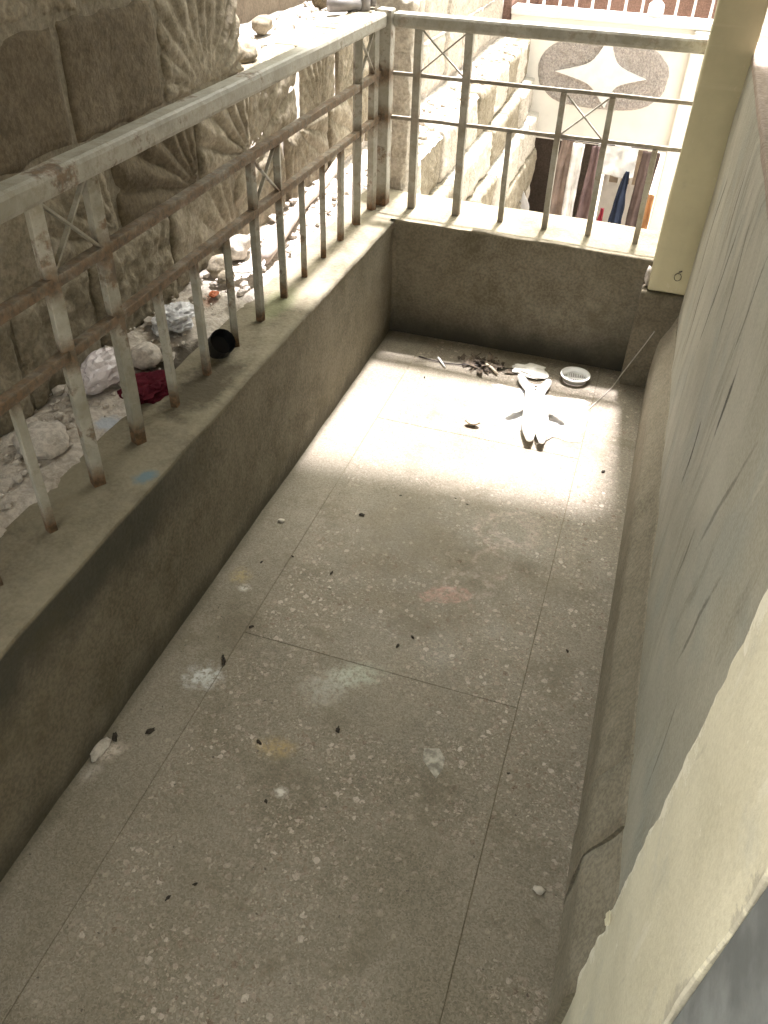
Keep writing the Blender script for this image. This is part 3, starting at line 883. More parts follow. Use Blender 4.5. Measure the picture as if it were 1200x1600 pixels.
# black pot-like cap, open towards the balcony
b = bmesh.new()
tube_bm([(-0.155, 1.745, 0.445), (-0.14, 1.735, 0.462), (-0.105, 1.712, 0.502)], 0.03, 18, b, [0.024, 0.031, 0.034])
b.faces.ensure_lookup_table()
top = max(b.faces, key=lambda f: f.calc_center_median().z + (len(f.verts) > 4) * 10 * (f.calc_center_median().z > 0.48))
r = bmesh.ops.inset_region(b, faces=[top], thickness=0.004)
bmesh.ops.translate(b, verts=top.verts[:], vec=(-0.028, 0.017, -0.035))
o = bobj('plastic_cup', b, M['black'], smooth=False)
tag(o, 'small black plastic cup tipped over at the foot of the balusters', 'cup')
# long pipe on the ledge
pts = [(-0.245 - 0.148 * t + 0.006 * math.sin(t * 9), 2.27 + 1.05 * t, 0.488 + 0.012 * math.sin(t * 6)) for t in [i / 14 for i in range(15)]]
b = tube_bm(pts, 0.019, 12)
o = bobj('plastic_pipe', b, M['pipe'], smooth=True)
tag(o, 'long dusty pipe lying along the rubble strip behind the balusters', 'pipe')
# broken white shard (curved saucer piece)
vs, fs = [], []
for j in range(9):
    for i in range(13):
        a = -1.9 + 2.6 * i / 12; r_ = 0.012 + 0.048 * j / 8
        vs.append((-0.275 + r_ * math.cos(a), 2.20 + r_ * 1.2 * math.sin(a), 0.476 + 0.020 * (j / 8) ** 2))
for j in range(8):
    for i in range(12):
        k = j * 13 + i; fs.append((k, k + 1, k + 14, k + 13))
o = obj('pottery_shard', vs, fs, M['white_plastic'], None, True)
sm = o.modifiers.new('thick', 'SOLIDIFY'); sm.thickness = 0.004
tag(o, 'curved piece of broken white dish on the rubble strip', 'shard')
o = bobj('rag_scrap', rock_bm((-0.285, 2.00, 0.479), (0.012, 0.022, 0.006), 3.3, 2, 0.5), M['orange'])
tag(o, 'tiny orange red scrap on the rubble strip', 'scrap')

# valve and pipe stub on the far wall top
vv = empty('water_valve', (-0.50, 3.72, 0.955))
tag(vv, 'dark metal pipe stub with a valve on the far wall top', 'valve')
def vpart(name, b): 
    o = bobj(name, b, M['metal'], vv, smooth=True); return o
bm_ = tube_bm([(-0.06, -0.05, 0.035), (0.0, 0.0, 0.035), (0.03, 0.06, 0.035)], 0.026, 12); vpart('pipe_stub', bm_)
bm_ = tube_bm([(0.045, 0.09, 0.0), (0.045, 0.09, 0.05), (0.045, 0.09, 0.09)], 0.03, 12); vpart('valve_body', bm_)
bm_ = tube_bm([(0.045, 0.09, 0.09), (0.045, 0.09, 0.125)], 0.010, 8); vpart('valve_stem', bm_)
bm_ = tube_bm([(0.0, 0.07, 0.125), (0.09, 0.11, 0.13)], 0.010, 8); vpart('valve_handle', bm_)
bm_ = tube_bm([(0.06, 0.12, 0.04), (0.09, 0.2, 0.03), (0.095, 0.3, 0.02)], 0.022, 12); vpart('pipe_elbow', bm_)

# ------------------------------------------------------------------ right side: plinth, pillar, wall, skirting
b = box_bm(0.922, 1.075, 2.780, 2.873, -0.004, 0.362, 0.008, 2)
for ax, a0, a1 in ((2, 0, .36), (0, .92, 1.08)): slice_bm(b, ax, a0, a1, 0.03)
jitter(b, 0.003, 10, 4)
o = bobj('pillar_plinth', b, M['plinth'], smooth=True)
tag(o, 'cement plinth under the cream pillar in the far corner', 'plinth')
pil = empty('pillar', (0.99, 2.84, 0.36))
tag(pil, 'cream painted square pillar in the far right corner', 'pillar')
pil.location = (0, 0, 0)
b = box_bm(0.938, 1.068, 2.792, 2.90, 0.366, 2.848, 0.006, 2)
slice_bm(b, 2, .366, 2.85, 0.07); slice_bm(b, 0, .938, 1.05, 0.03); jitter(b, 0.0022, 9, 6)
bobj('shaft', b, M['pillar'], pil, smooth=True)
rg = [(1.026 + 0.011 * math.cos(a), 2.787, 0.428 + 0.013 * math.sin(a)) for a in [2 * math.pi * i / 22 for i in range(23)]]
bobj('wire_ring', tube_bm(rg, 0.0011, 6), M['wire'], pil)
bobj('nail', tube_bm([(1.026, 2.795, 0.443), (1.030, 2.778, 0.451), (1.033, 2.772, 0.456)], 0.0022, 6), M['wire'], pil)
# pale lump standing in for a sunlit bit of parapet at the pillar foot
o = bobj('mortar_lump', rock_bm((0.932, 2.835, 0.40), (0.010, 0.016, 0.035), 2.0, 2, 0.3), M['rubble'], smooth=True)
tag(o, 'pale lump standing for a sunlit parapet bit at the left foot of the cream pillar', 'mortar')

rw = empty('balcony_wall', (0, 0, 0))
tag(rw, 'scratched grey plaster wall with black runs on the right', 'wall')
nx, nz = 130, 56
vs, fs = [], []
for j in range(nz + 1):
    for i in range(nx + 1):
        y = 0.50 + 2.62 * i / nx; z = -0.02 + 1.098 * j / nz
        x = 1.062 + 0.0035 * mn.noise(Vector((0, y * 4, z * 4))) + 0.0018 * mn.noise(Vector((4, y * 14, z * 9)))
        if j == nz: x += 0.006
        vs.append((x, y, z))
for j in range(nz):
    for i in range(nx):
        k = j * (nx + 1) + i; fs.append((k + 1, k, k + nx + 1, k + nx + 2))
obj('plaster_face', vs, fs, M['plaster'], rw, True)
bobj('wall_core', box_bm(1.075, 1.22, 0.50, 3.12, -3.2, 1.068), M['skirting'], rw)
b = box_bm(1.064, 1.20, 0.56, 3.02, 1.0685, 1.090, 0.004, 2)
slice_bm(b, 1, .56, 3.02, .06); jitter(b, 0.002, 9, 8)
bobj('sill', b, M['sill'], rw, smooth=True)
win = empty('window', (1.2, 1.8, 1.09)); win.location = (0, 0, 0)
tag(win, 'brown shuttered window above the pink sill on the right', 'window')
for k in range(4):
    y0 = 0.60 + 0.60 * k
    bobj('shutter_panel', box_bm(1.215, 1.235, y0 + 0.035, y0 + 0.565, 1.14, 2.26, 0.004), M['brown'], win)
    bobj('window_post', box_bm(1.195, 1.245, y0 - 0.03, y0 + 0.03, 1.092, 2.30, 0.004), M['brown'], win)
bobj('window_post', box_bm(1.195, 1.245, 2.97, 3.03, 1.092, 2.30, 0.004), M['brown'], win)
bobj('bottom_frame', box_bm(1.193, 1.247, 0.56, 3.04, 1.0905, 1.1395, 0.004), M['brown'], win)
bobj('top_frame', box_bm(1.193, 1.247, 0.56, 3.04, 2.26, 2.305, 0.004), M['brown'], win)
bobj('lintel_wall', box_bm(1.066, 1.22, 0.55, 3.10, 2.31, 2.846), M['cream'], rw)

# skirting: three lengths with slightly different faces
def skirt(parent, y0, y1, prof, seed):
    n = max(4, int((y1 - y0) / 0.03))
    # refine the profile
    P = []
    for a, c in zip(prof[:-1], prof[1:]):
        for t in range(4): P.append((a[0] + (c[0] - a[0]) * t / 4, a[1] + (c[1] - a[1]) * t / 4))
    P.append(prof[-1])
    vs, fs = [], []
    m_ = len(P)
    for i in range(n + 1):
        y = y0 + (y1 - y0) * i / n
        for (x, z) in P:
            q = Vector((x * 8, y * 8, z * 8 + seed))
            k = 0.0 if z <= 0 else 1.0
            vs.append((x + (0.004 * mn.noise(q) + 0.0012 * mn.noise(q * 5)) * k, y, z + 0.003 * mn.noise(q + Vector((9, 0, 0))) * k))
    for i in range(n):
        for j in range(m_ - 1):
            a = i * m_ + j
            fs.append((a, a + 1, a + m_ + 1, a + m_))
    fs.append(list(range(m_))); fs.append([n * m_ + j for j in range(m_)][::-1])
    return obj('skirting', vs, fs, M['skirting'], parent, True)
pA = [(1.016, -0.003), (1.017, 0.10), (1.018, 0.184), (1.023, 0.204), (1.040, 0.240), (1.053, 0.272), (1.0595, 0.296), (1.068, 0.299), (1.068, -0.003)]
skirt(rw, 0.935, 2.778, pA, 1)
pB = [(1.013, -0.003), (1.014, 0.10), (1.015, 0.188), (1.020, 0.209), (1.037, 0.246), (1.050, 0.280), (1.0575, 0.306), (1.069, 0.310), (1.069, -0.003)]
skirt(rw, 0.79, 0.9345, pB, 4)
pC = [(1.015, -0.003), (1.0165, 0.09), (1.018, 0.180), (1.0235, 0.201), (1.039, 0.238), (1.052, 0.272), (1.059, 0.298), (1.069, 0.301), (1.069, -0.003)]
skirt(rw, 0.552, 0.7895, pC, 7)

# door surround close to the camera
ds = empty('door_surround', (0, 0, 0))
tag(ds, 'chipped cream door surround close by at the lower right', 'door surround')
b = box_bm(1.030, 1.20, 0.310, 0.552, -0.004, 2.846, 0.002, 1)
slice_bm(b, 2, 0, 2.85, 0.008); slice_bm(b, 1, .31, .552, 0.03)
for v in b.verts:
    v.co += mn.noise_vector(v.co * 9) * 0.002
    if v.co.x < 1.045:
        e = min(abs(v.co.y - 0.552), abs(v.co.y - 0.310))
        if e < 0.012:
            k = 0.9 * max(0, mn.noise(Vector((v.co.z * 11, v.co.y * 40, 2))) - 0.25) + 0.22 * mn.noise(Vector((v.co.z * 23, 0, 7))) + 0.06 * mn.noise(Vector((v.co.z * 90, 0, 9)))
            v.co.x += 0.012 * k; v.co.y += 0.010 * k * (-1 if v.co.y > 0.4 else 1)
        v.co.y += 0.085 * (0.75 - v.co.z) * (1 if v.co.y > 0.45 else 0.25) * 0.5
bobj('plaster_jamb', b, M['jamb'], ds, smooth=False)
# flakes of paint standing off the edge
for k in range(9):
    z = RND.choice((0.12, 0.22, 0.33, 0.45, 0.62, 0.83)) + RND.uniform(-.04, .04)
    yb = 0.547 + 0.0425 * (0.75 - z) + RND.uniform(-0.012, 0.001)
    s = RND.uniform(0.004, 0.012)
    vs = [(1.0285, yb - s, z - s * .6), (1.0265, yb + s * .25, z - s * .2), (1.027, yb + s * .1, z + s * .8), (1.0285, yb - s * .7, z + s * .5)]
    fo = obj('paint_flake', vs, [(0, 1, 2, 3)], M['cream'], ds)
    sm = fo.modifiers.new('thick', 'SOLIDIFY'); sm.thickness = 0.0012
df = bobj('door_frame', box_bm(1.0325, 1.19, 0.205, 0.3085, -0.004, 2.2, 0.006, 2), M['blue_grey'])
tag(df, 'blue grey door frame at the lower right corner', 'door frame')
dl = bobj('door_leaf', box_bm(1.085, 1.125, -0.62, 0.204, 0.005, 2.2, 0.004, 2), M['beige'])
tag(dl, 'beige door leaf just showing in the lower right corner', 'door')
# house wall carrying on behind the viewer
o = bobj('house_wall', box_bm(1.066, 1.22, -0.62, 0.20, 2.21, 2.846), M['cream'])
tag(o, 'cream house wall over the beige door', 'wall')

# ------------------------------------------------------------------ things on the balcony floor
# slotted oval dish
dish = empty('slotted_dish', (0.762, 2.742, 0.0))
dish.rotation_euler = (math.radians(4), 0, math.radians(10)); dish.location = (0.762, 2.742, 0.003)
tag(dish, 'white oval slotted plastic dish lying near the end parapet', 'dish')
RX, RY = 0.055, 0.050
ringv = lambda rx, ry, z, n=40: [(rx * math.cos(2 * math.pi * i / n), ry * math.sin(2 * math.pi * i / n), z) for i in range(n)]
vs = ringv(RX, RY, 0.022) + ringv(RX * .90, RY * .90, 0.022) + ringv(RX * .80, RY * .80, 0.002) + ringv(RX * .78, RY * .78, 0.005) + ringv(RX * .88, RY * .88, 0.026) + ringv(RX * 1.0, RY * 1.0, 0.026)
fs = []
for a, c in ((0, 1), (1, 2), (2, 3), (3, 4), (4, 5), (5, 0)):
    for i in range(40):
        j = (i + 1) % 40
        fs.append((a * 40 + i, a * 40 + j, c * 40 + j, c * 40 + i))
obj('rim', vs, fs, M['white_plastic'], dish, True)
for k in range(-6, 7):
    x = k * 0.0066
    h = RY * 0.80 * math.sqrt(max(0.02, 1 - (x / (RX * 0.80)) ** 2))
    bobj('slat', box_bm(x - 0.0017, x + 0.0017, -h, h, 0.002, 0.006), M['white_plastic'], dish)
bobj('cross_bar', box_bm(-RX * .79, RX * .79, -0.004, 0.004, 0.0062, 0.0095), M['white_plastic'], dish)

# white figure tied by a string
fig = empty('toy_figure', (0.700, 2.235, 0.0))
tag(fig, 'bright white toy figure lying with spread arms on the sunlit floor', 'toy')
sk = [((0, 0, 0.085), .030), ((0, 0, 0.115), .032), ((0, 0, 0.150), .026), ((0, 0, 0.176), .022), ((0, -.002, 0.200), .024), ((0, -.002, 0.216), .020),
      ((-.026, .004, 0.236), .011), ((-.040, .01, 0.262), .012), ((-.050, .016, 0.286), .007),
      ((.026, .004, 0.236), .011), ((.040, .01, 0.264), .012), ((.048, .016, 0.290), .007),
      ((-.034, -.004, 0.150), .015), ((-.062, -.01, 0.122), .0125), ((-.088, -.016, 0.102), .008),
      ((.034, -.004, 0.156), .015), ((.066, -.01, 0.142), .0125), ((.096, -.016, 0.126), .008),
      ((-.017, -.002, 0.060), .019), ((-.016, -.004, 0.030), .012), ((-.016, -.010, 0.010), .008),
      ((.019, -.002, 0.060), .019), ((.020, -.004, 0.030), .010), ((.020, -.010, 0.010), .007)]
ee = [(0, 1), (1, 2), (2, 3), (3, 4), (4, 5), (5, 6), (6, 7), (7, 8), (5, 9), (9, 10), (10, 11), (2, 12), (12, 13), (13, 14), (2, 15), (15, 16), (16, 17), (0, 18), (18, 19), (19, 20), (0, 21), (21, 22), (22, 23)]
me = bpy.data.meshes.new('body')
me.from_pydata([(p[0] * 1.12 - 0.27 * p[2], p[2] * 1.55, 0.024 - p[1] * 0.6) for p, r in sk], ee, [])
fo = link_mesh('body', me, M['figure'], fig)
sm = fo.modifiers.new('skin', 'SKIN'); sm.use_smooth_shade = True
for i, (p, r) in enumerate(sk):
    me.skin_vertices[0].data[i].radius = (r * (1.5 if i > 2 else 1.3), r * (1.0 if i < 6 else 1.25))
me.skin_vertices[0].data[0].use_root = True
fo.modifiers.new('sub', 'SUBSURF').render_levels = 2
bobj('nose', rock_bm((-0.056, 0.318, 0.055), (0.006, 0.006, 0.003), 1, 2, 0.1), M['leaf'], fig)
bobj('mouth', rock_bm((-0.053, 0.298, 0.055), (0.005, 0.004, 0.003), 2, 2, 0.1), M['leaf'], fig)

pts = [(0.703, 2.262, 0.012), (0.74, 2.33, 0.003), (0.775, 2.40, 0.003), (0.808, 2.48, 0.003), (0.86, 2.62, 0.003), (0.900, 2.735, 0.004), (0.918, 2.772, 0.030), (0.938, 2.775, 0.078), (0.960, 2.776, 0.132), (0.980, 2.776, 0.182), (0.998, 2.778, 0.228)]
sp_pts = []
for i in range(len(pts) - 1):
    p0 = Vector(pts[max(i - 1, 0)]); p1 = Vector(pts[i]); p2 = Vector(pts[i + 1]); p3 = Vector(pts[min(i + 2, len(pts) - 1)])
    for t in (0, .25, .5, .75):
        sp_pts.append(0.5 * ((2 * p1) + (p2 - p0) * t + (2 * p0 - 5 * p1 + 4 * p2 - p3) * t * t + (3 * p1 - p0 - 3 * p2 + p3) * t ** 3))
sp_pts.append(Vector(pts[-1]))
o = bobj('string', tube_bm(sp_pts, 0.0021, 6), M['string'], smooth=True)
tag(o, 'thin string running from the white figure up to the corner plinth', 'string')

# clear film under / behind the figure
vs, fs = [], []
for j in range(31):
    for i in range(31):
        u, v = i / 30 - .5, j / 30 - .5
        rr = 0.5 - 0.10 * mn.noise(Vector((math.atan2(v, u) * 1.6, 0, 0)))
        k = min(1, 2 * math.hypot(u, v))
        x = 0.66 + u * 0.36 * (1 + .18 * mn.noise(Vector((v * 4, 1, 0)))); y = 2.47 + v * 0.26 * (1 + .2 * mn.noise(Vector((u * 4, 2, 0))))
        z = 0.0025 + 0.006 * abs(mn.noise(Vector((u * 6, v * 6, 1)))) + 0.004 * abs(mn.noise(Vector((u * 15, v * 15, 1))))
        vs.append((x, y, z))
for j in range(30):
    for i in range(30):
        k = j * 31 + i; fs.append((k, k + 1, k + 32, k + 31))
o = obj('plastic_sheet', vs, fs, M['film'], None, True)
tag(o, 'thin crumpled clear plastic sheet on the sunlit floor around the figure', 'plastic sheet')
o = crumple('paper_scrap', (0.595, 2.735, 0.010), (0.055, 0.040, 0.012), 4.4, 'paper', 'crumpled white paper between the dish and the leaf litter', 'paper', 0.45, 3)

# leaf litter and wire by the end parapet
b = bmesh.new()
for k in range(70):
    cx = 0.42 + RND.gauss(0, 0.042); cy = 2.728 + RND.gauss(0, 0.032)
    a = RND.uniform(0, 6.3); l = RND.uniform(0.010, 0.036); w = l * RND.uniform(.3, .6)
    z = 0.004 + RND.uniform(0, 0.018) * math.exp(-((cx - .42) / .05) ** 2)
    d = Vector((math.cos(a), math.sin(a), RND.uniform(-.3, .6))); s = Vector((-math.sin(a), math.cos(a), RND.uniform(-.3, .3)))
    c = Vector((cx, cy, z))
    p = [c - d * l, c - d * .2 * l + s * w + Vector((0, 0, .004)), c + d * l, c - d * .1 * l - s * w + Vector((0, 0, .004))]
    b.faces.new([b.verts.new(Vector((q.x, q.y, max(0.001, q.z)))) for q in p])
for k in range(16):
    cx = 0.42 + RND.gauss(0, 0.05); cy = 2.735 + RND.gauss(0, 0.025); a = RND.uniform(0, 6.3); l = RND.uniform(.015, .05)
    tube_bm([(cx - l * math.cos(a), cy - l * math.sin(a), 0.003), (cx, cy + .003, .010), (cx + l * math.cos(a), cy + l * math.sin(a), .004)], 0.0016, 5, b)
o = bobj('leaf_litter', b, M['leaf'])
tag(o, 'little heap of dry dark leaves at the foot of the end parapet', 'leaf litter', kind='stuff')
def twig(pts, r, mat, label, cat='twig', name='twig'):
    o = bobj(name, tube_bm(pts, r, 7, radii=[r * (1 - .3 * i / len(pts)) for i in range(len(pts))]), M[mat], smooth=True); tag(o, label, cat)
twig([(0.43, 2.715, 0.016), (0.455, 2.70, 0.014), (0.485, 2.672, 0.008)], 0.006, 'twig', 'short pale stick lying on the leaf litter')
twig([(0.245, 2.715, 0.006), (0.262, 2.69, 0.008), (0.288, 2.655, 0.005)], 0.0042, 'white_plastic', 'short white straw beside the thin dark wire', 'straw', 'straw')
wp = [(0.172, 2.704, 0.003), (0.22, 2.688, 0.006), (0.28, 2.688, 0.004), (0.33, 2.694, 0.005), (0.39, 2.70, 0.012), (0.46, 2.72, 0.008), (0.52, 2.735, 0.004), (0.60, 2.748, 0.003)]
twig(wp, 0.0024, 'wire', 'thin dark wire stretched through the leaf litter', 'wire', 'wire')
twig([(0.585, 2.50, 0.003), (0.60, 2.492, 0.005), (0.632, 2.495, 0.003)], 0.003, 'leaf', 'short dark twig left of the white figure')
# dry leaf on the patch
vs, fs = [], []
for j in range(5):
    for i in range(7):
        u, v = i / 6 - .5, j / 4 - .5
        w = 0.022 * math.sqrt(max(0.0, 1 - (2 * u) ** 2) + .03)
        vs.append((0.475 + u * 0.05, 2.312 + v * 2 * w * .6, 0.004 + 0.05 * v * v + 0.010 * u * u * 3))
for j in range(4):
    for i in range(6):
        k = j * 7 + i; fs.append((k, k + 1, k + 8, k + 7))
o = obj('dry_leaf', vs, fs, M['twig'], None, True)
o.modifiers.new('thick', 'SOLIDIFY').thickness = 0.0008
tag(o, 'curled dry leaf in the middle of the sunlit floor', 'leaf')

# paper scrap stuck to the floor
def scrap(pts, mat, label, cat, z=0.0012, name='paper_scrap'):
    n = len(pts)
    vs = [(x, y, z + 0.001 * mn.noise(Vector((x * 90, y * 90, 0)))) for x, y in pts] + [(x, y, 0.0005) for x, y in pts]
    fs = [list(range(n)), list(range(2 * n - 1, n - 1, -1))] + [(i, i + n, (i + 1) % n + n, (i + 1) % n) for i in range(n)]
    o = obj(name, vs, fs, M[mat]); tag(o, label, cat)
scrap([(0.672, 1.030), (0.704, 1.040), (0.722, 1.020), (0.724, 0.992), (0.716, 0.966), (0.695, 0.985), (0.678, 1.000)], 'sticker', 'torn pale paper scrap stuck to the floor near the right groove', 'paper')
# dark crumbs
crumbs = [(565, 805, .2795, 1.735, 9), (0, 0, .153, 1.101, 10), (0, 0, .142, 1.117, 5), (0, 0, .025, .833, 11), (0, 0, .089, .871, 10), (0, 0, .326, .925, 7), (0, 0, .478, 1.012, 8),
          (0, 0, .285, 1.475, 6), (0, 0, .165, 1.225, 6), (0, 0, .53, 1.29, 6), (0, 0, .556, 1.33, 5), (0, 0, .93, 1.415, 5), (0, 0, .93, 2.20, 9), (0, 0, .16, 1.50, 5), (0, 0, .09, 1.45, 5), (0, 0, .235, 2.56, 6),
          (0, 0, .36, 1.86, 4), (0, 0, .52, 1.905, 4), (0, 0, .56, 1.89, 4), (0, 0, .40, .80, 5), (0, 0, .31, .56, 6), (0, 0, .345, .60, 5), (0, 0, .86, 1.03, 4), (0, 0, .62, 2.60, 5), (0, 0, .70, 2.58, 6)]
for k, (_, _, x, y, s) in enumerate(crumbs):
    s *= 0.001
    o = bobj('dirt_crumb', rock_bm((0, 0, s * .25), (s * 1.0, s * .5, s * .35), k * 3.3, 2, 0.9), M['crumb'])
    o.location = (x, y, 0); o.rotation_euler = (0, 0, RND.uniform(0, 3.1))
    tag(o, 'small dark crumb of dirt lying on the terrazzo floor', 'dirt crumb', 'dark crumbs scattered over the floor')
for k, (x, y, s) in enumerate([(.072, 1.626, .011), (.965, .80, .012), (.30, 1.42, .006)]):
    o = bobj('pale_chip', rock_bm((x, y, s * .3), (s, s * .7, s * .4), k * 2.2, 2, 0.4), M['stone_pale'], smooth=True)
    tag(o, ['pale chip of mortar on the left floor strip', 'pale chip of plaster by the skirting near the door', 'tiny pale chip on the shaded middle floor'][k], 'chip')
o = bobj('mortar_lump', rock_bm((0.012, 0.795, 0.004), (0.016, 0.026, 0.006), 7.7, 3, 0.6), M['stone_pale'], smooth=True)
tag(o, 'flat lump of mortar at the foot of the near left parapet', 'mortar')

# ------------------------------------------------------------------ neighbouring house beyond the alley
FY = 6.80
hs = empty('neighbour_house', (0, 0, 0))
tag(hs, 'overexposed cream house across the alley with a star panel', 'house')
bobj('balcony_front', box_bm(-0.36, 1.75, FY, FY + 0.14, -0.235, 0.575, 0.006), M['facade'], hs)
bobj('coping', box_bm(-0.36, 1.75, FY - 0.03, FY + 0.17, 0.576, 0.625, 0.008), M['facade_white'], hs)
bobj('corner_pilaster', box_bm(0.93, 1.06, FY - 0.05, FY - 0.001, -3.2, 0.574, 0.008), M['facade'], hs)
bobj('side_wall', box_bm(1.30, 1.75, FY + 0.15, FY + 2.4, -3.2, 2.4), M['facade'], hs)
bobj('side_wall', box_bm(-0.75, -0.37, FY + 0.02, FY + 2.4, -3.2, 2.4), M['red_wall'], hs)
bobj('floor_slab', box_bm(-0.365, 1.295, FY + 0.145, FY + 1.2, -0.235, -0.10), M['facade'], hs)
bobj('back_wall', box_bm(-0.365, 1.295, FY + 1.21, FY + 1.35, -0.095, 2.4), M['red_wall'], hs)
bobj('back_wall', box_bm(-0.365, 0.42, FY + 0.75, FY + 0.85, -3.2, -0.24), M['shade_wall'], hs)
bobj('back_wall', box_bm(0.46, 0.84, FY + 1.0, FY + 1.1, -3.2, -0.40), M['facade_white'], hs)
bobj('lower_front', box_bm(-0.36, 1.75, FY, FY + 0.14, -3.2, -0.92, 0.006), M['facade_white'], hs)
for k in range(14):
    x = -0.26 + 0.115 * k
    bobj('window_bar', box_bm(x - .009, x + .009, FY + .06, FY + .078, 0.6255, 1.70), M['facade_white'], hs)
bobj('top_rail', box_bm(-0.36, 1.29, FY + .05, FY + .09, 1.701, 1.75), M['facade_white'], hs)
# rough oval with a smooth four-pointed star
n = 72
cx, cz, rx, rz = 0.355, 0.245, 0.475, 0.235
vs, fs = [], []
NR = 16
for r_ in range(NR + 1):
    for k in range(n):
        a = 2 * math.pi * k / n
        t = r_ / NR
        wob = 1 + 0.05 * mn.noise(Vector((math.cos(a) * 2, math.sin(a) * 2, 4)))
        # squarish oval
        c_, s_ = math.cos(a), math.sin(a)
        ss = (abs(c_) ** 2.6 + abs(s_) ** 2.6) ** (-1 / 2.6)
        x = cx + rx * t * wob * c_ * ss; z = cz + rz * t * wob * s_ * ss
        y = FY - 0.008 - 0.012 * (0.5 + mn.noise(Vector((x * 30, z * 30, 1)))) - 0.008 * mn.noise(Vector((x * 80, z * 80, 2)))
        if r_ == NR: y = FY + 0.004
        vs.append((x, y, z))
for r_ in range(NR):
    for k in range(n):
        k2 = (k + 1) % n
        fs.append((r_ * n + k, (r_ + 1) * n + k, (r_ + 1) * n + k2, r_ * n + k2))
pan = obj('roughcast_oval', vs, fs, M['roughcast'], hs, True)
tips = [(0.675, 0.247), (0.37, 0.50), (0.02, 0.243), (0.42, 0.03)]
ctr = (0.365, 0.245)
outl = []
for i in range(4):
    p, q = tips[i], tips[(i + 1) % 4]
    for t in [k / 8 for k in range(8)]:
        mx, mz = (1 - t) * p[0] + t * q[0], (1 - t) * p[1] + t * q[1]
        pull = 0.62 * (4 * t * (1 - t)) ** 0.9 * 0.62
        outl.append((mx + (ctr[0] - mx) * pull, mz + (ctr[1] - mz) * pull))
m_ = len(outl)
vs = [(x, FY - 0.036, z) for x, z in outl] + [(x, FY - 0.001, z) for x, z in outl] + [(ctr[0], FY - 0.036, ctr[1])]
fs = [(i, (i + 1) % m_, 2 * m_) for i in range(m_)] + [(i, i + m_, (i + 1) % m_ + m_, (i + 1) % m_) for i in range(m_)]
obj('star', vs, fs, M['facade_white'], pan)
# barred window deep in the lower opening
wnd = bobj('window', box_bm(0.50, 0.80, FY + 0.97, FY + 0.995, -0.78, -0.42), M['beige'], hs)
for k in range(4):
    x = 0.50 + 0.1 * k
    bobj('window_bar', box_bm(x - .012, x + .012, FY + 0.94, FY + 0.969, -0.80, -0.40), M['facade_white'], wnd)
pot = bobj('pot', tube_bm([(0.64, FY + .05, 0.6255), (0.64, FY + .05, 0.66), (0.64, FY + .05, 0.70), (0.64, FY + .05, 0.72)], .05, 18, None, [0.045, 0.055, 0.052, 0.03]), M['white_plastic'], smooth=True)
tag(pot, 'rounded white pot standing on the coping of the neighbouring house', 'pot')

# laundry on a line in front of the opening
LY = 6.30
line_pts = [(-0.42 + 0.155 * i, LY, -0.075 - 0.02 * math.sin(math.pi * i / 11)) for i in range(12)]
o = bobj('clothes_line', tube_bm(line_pts, 0.004, 6), M['wire'])
tag(o, 'washing line strung across the alley below the star panel', 'washing line')
def garment(name, xs, zt, label, cat, mat, z_bot, shape=None, seed=0, dy=0.0, nx=22, nz=26, fold=0.02):
    """hung cloth: shape(u, v) gives the left and right limits; folds grow towards the hem"""
    vs, fs = [], []
    x0, x1 = xs
    for j in range(nz + 1):
        v = j / nz
        a, c = shape(v) if shape else (0.0, 1.0)
        for i in range(nx + 1):
            u = i / nx
            x = x0 + (x1 - x0) * (a + (c - a) * u)
            z = zt + (z_bot - zt) * v
            y = LY + dy + fold * (0.3 + v) * math.sin(u * 9 + seed + 1.4 * mn.noise(Vector((u * 2, v * 2, seed)))) + 0.02 * mn.noise(Vector((u * 5, v * 4, seed)))
            x += 0.006 * mn.noise(Vector((u * 3, v * 7, seed + 5)))
            vs.append((x, y, z))
    for j in range(nz):
        for i in range(nx):
            k = j * (nx + 1) + i; fs.append((k, k + 1, k + nx + 2, k + nx + 1))
    o = obj(name, vs, fs, mat, None, True)
    o.modifiers.new('thick', 'SOLIDIFY').thickness = 0.003
    tag(o, label, cat, 'laundry hanging across the alley')
    return o
garment('hanging_sheet', (-0.20, 0.04), -0.40, 'white sheet bunched over the lower left of the alley opening', 'sheet', cloth_mat('white_sheet', (0.80, 0.79, 0.77), 0.4), -0.95, lambda v: (0.0, 0.55 + 0.45 * min(1, v * 3)), 1, -0.02)
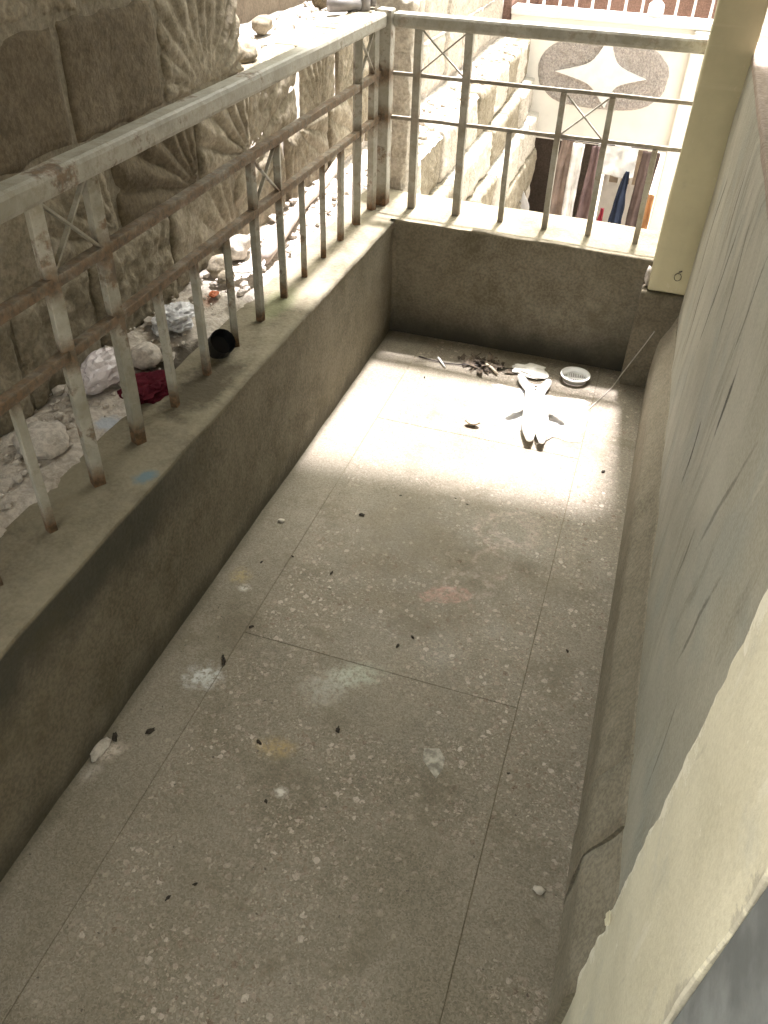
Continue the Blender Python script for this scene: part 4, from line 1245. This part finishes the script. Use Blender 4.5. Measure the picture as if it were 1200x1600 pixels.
garment('hanging_curtain', (0.13, 0.29), -0.09, 'brown striped curtain hanging left of the white towel', 'curtain', cloth_mat('brown_curtain', (0.33, 0.26, 0.22), 0.3), -0.95, lambda v: (0.45 - 0.55 * v, 1.0 - 0.1 * v), 2, 0.01)
garment('hanging_towel', (0.285, 0.365), -0.10, 'narrow white towel beside the brown striped curtain', 'towel', cloth_mat('white_towel', (0.80, 0.78, 0.75), 0.4), -0.95, None, 3, -0.03, 8)
garment('hanging_trousers', (0.375, 0.52), -0.10, 'mauve brown garment with two legs left of the white cloth', 'trousers', cloth_mat('mauve_cloth', (0.20, 0.14, 0.135), 0.2), -0.80, lambda v: (0.35 - 0.3 * v, 0.75 + 0.2 * v), 4, -0.05, 12)
garment('hanging_cloth', (0.46, 0.74), -0.09, 'broad white cloth hanging at the middle of the washing line', 'cloth', cloth_mat('white_cloth', (0.82, 0.81, 0.79), 0.4), -0.30, None, 5, 0.0)
garment('hanging_cloth', (0.53, 0.61), -0.52, 'small red cloth hanging left of the navy trousers', 'cloth', cloth_mat('red_cloth', (0.33, 0.05, 0.07), 0.2), -0.90, lambda v: (0.4 - 0.4 * v, 0.7 + 0.3 * v), 6, -0.04, 10)
garment('hanging_trousers', (0.60, 0.75), -0.24, 'navy blue trousers hanging to the right of the red cloth', 'trousers', cloth_mat('navy_cloth', (0.035, 0.045, 0.075), 0.1), -0.92, lambda v: (0.6 - 0.55 * v ** 0.6, 0.75 + 0.25 * v), 7, -0.06, 14)
garment('hanging_shirt', (0.75, 0.90), -0.10, 'dark brown shirt at the right end of the washing line', 'shirt', cloth_mat('brown_cloth', (0.13, 0.095, 0.085), 0.15), -0.92, lambda v: (0.15 - 0.15 * v, 0.95 - 0.3 * v), 8, -0.03, 14)
garment('hanging_cloth', (0.83, 0.92), -0.40, 'orange tan cloth hanging behind the dark brown shirt', 'cloth', cloth_mat('tan_cloth', (0.55, 0.33, 0.17), 0.4), -0.92, lambda v: (0.1, 1.0), 9, 0.03, 10)
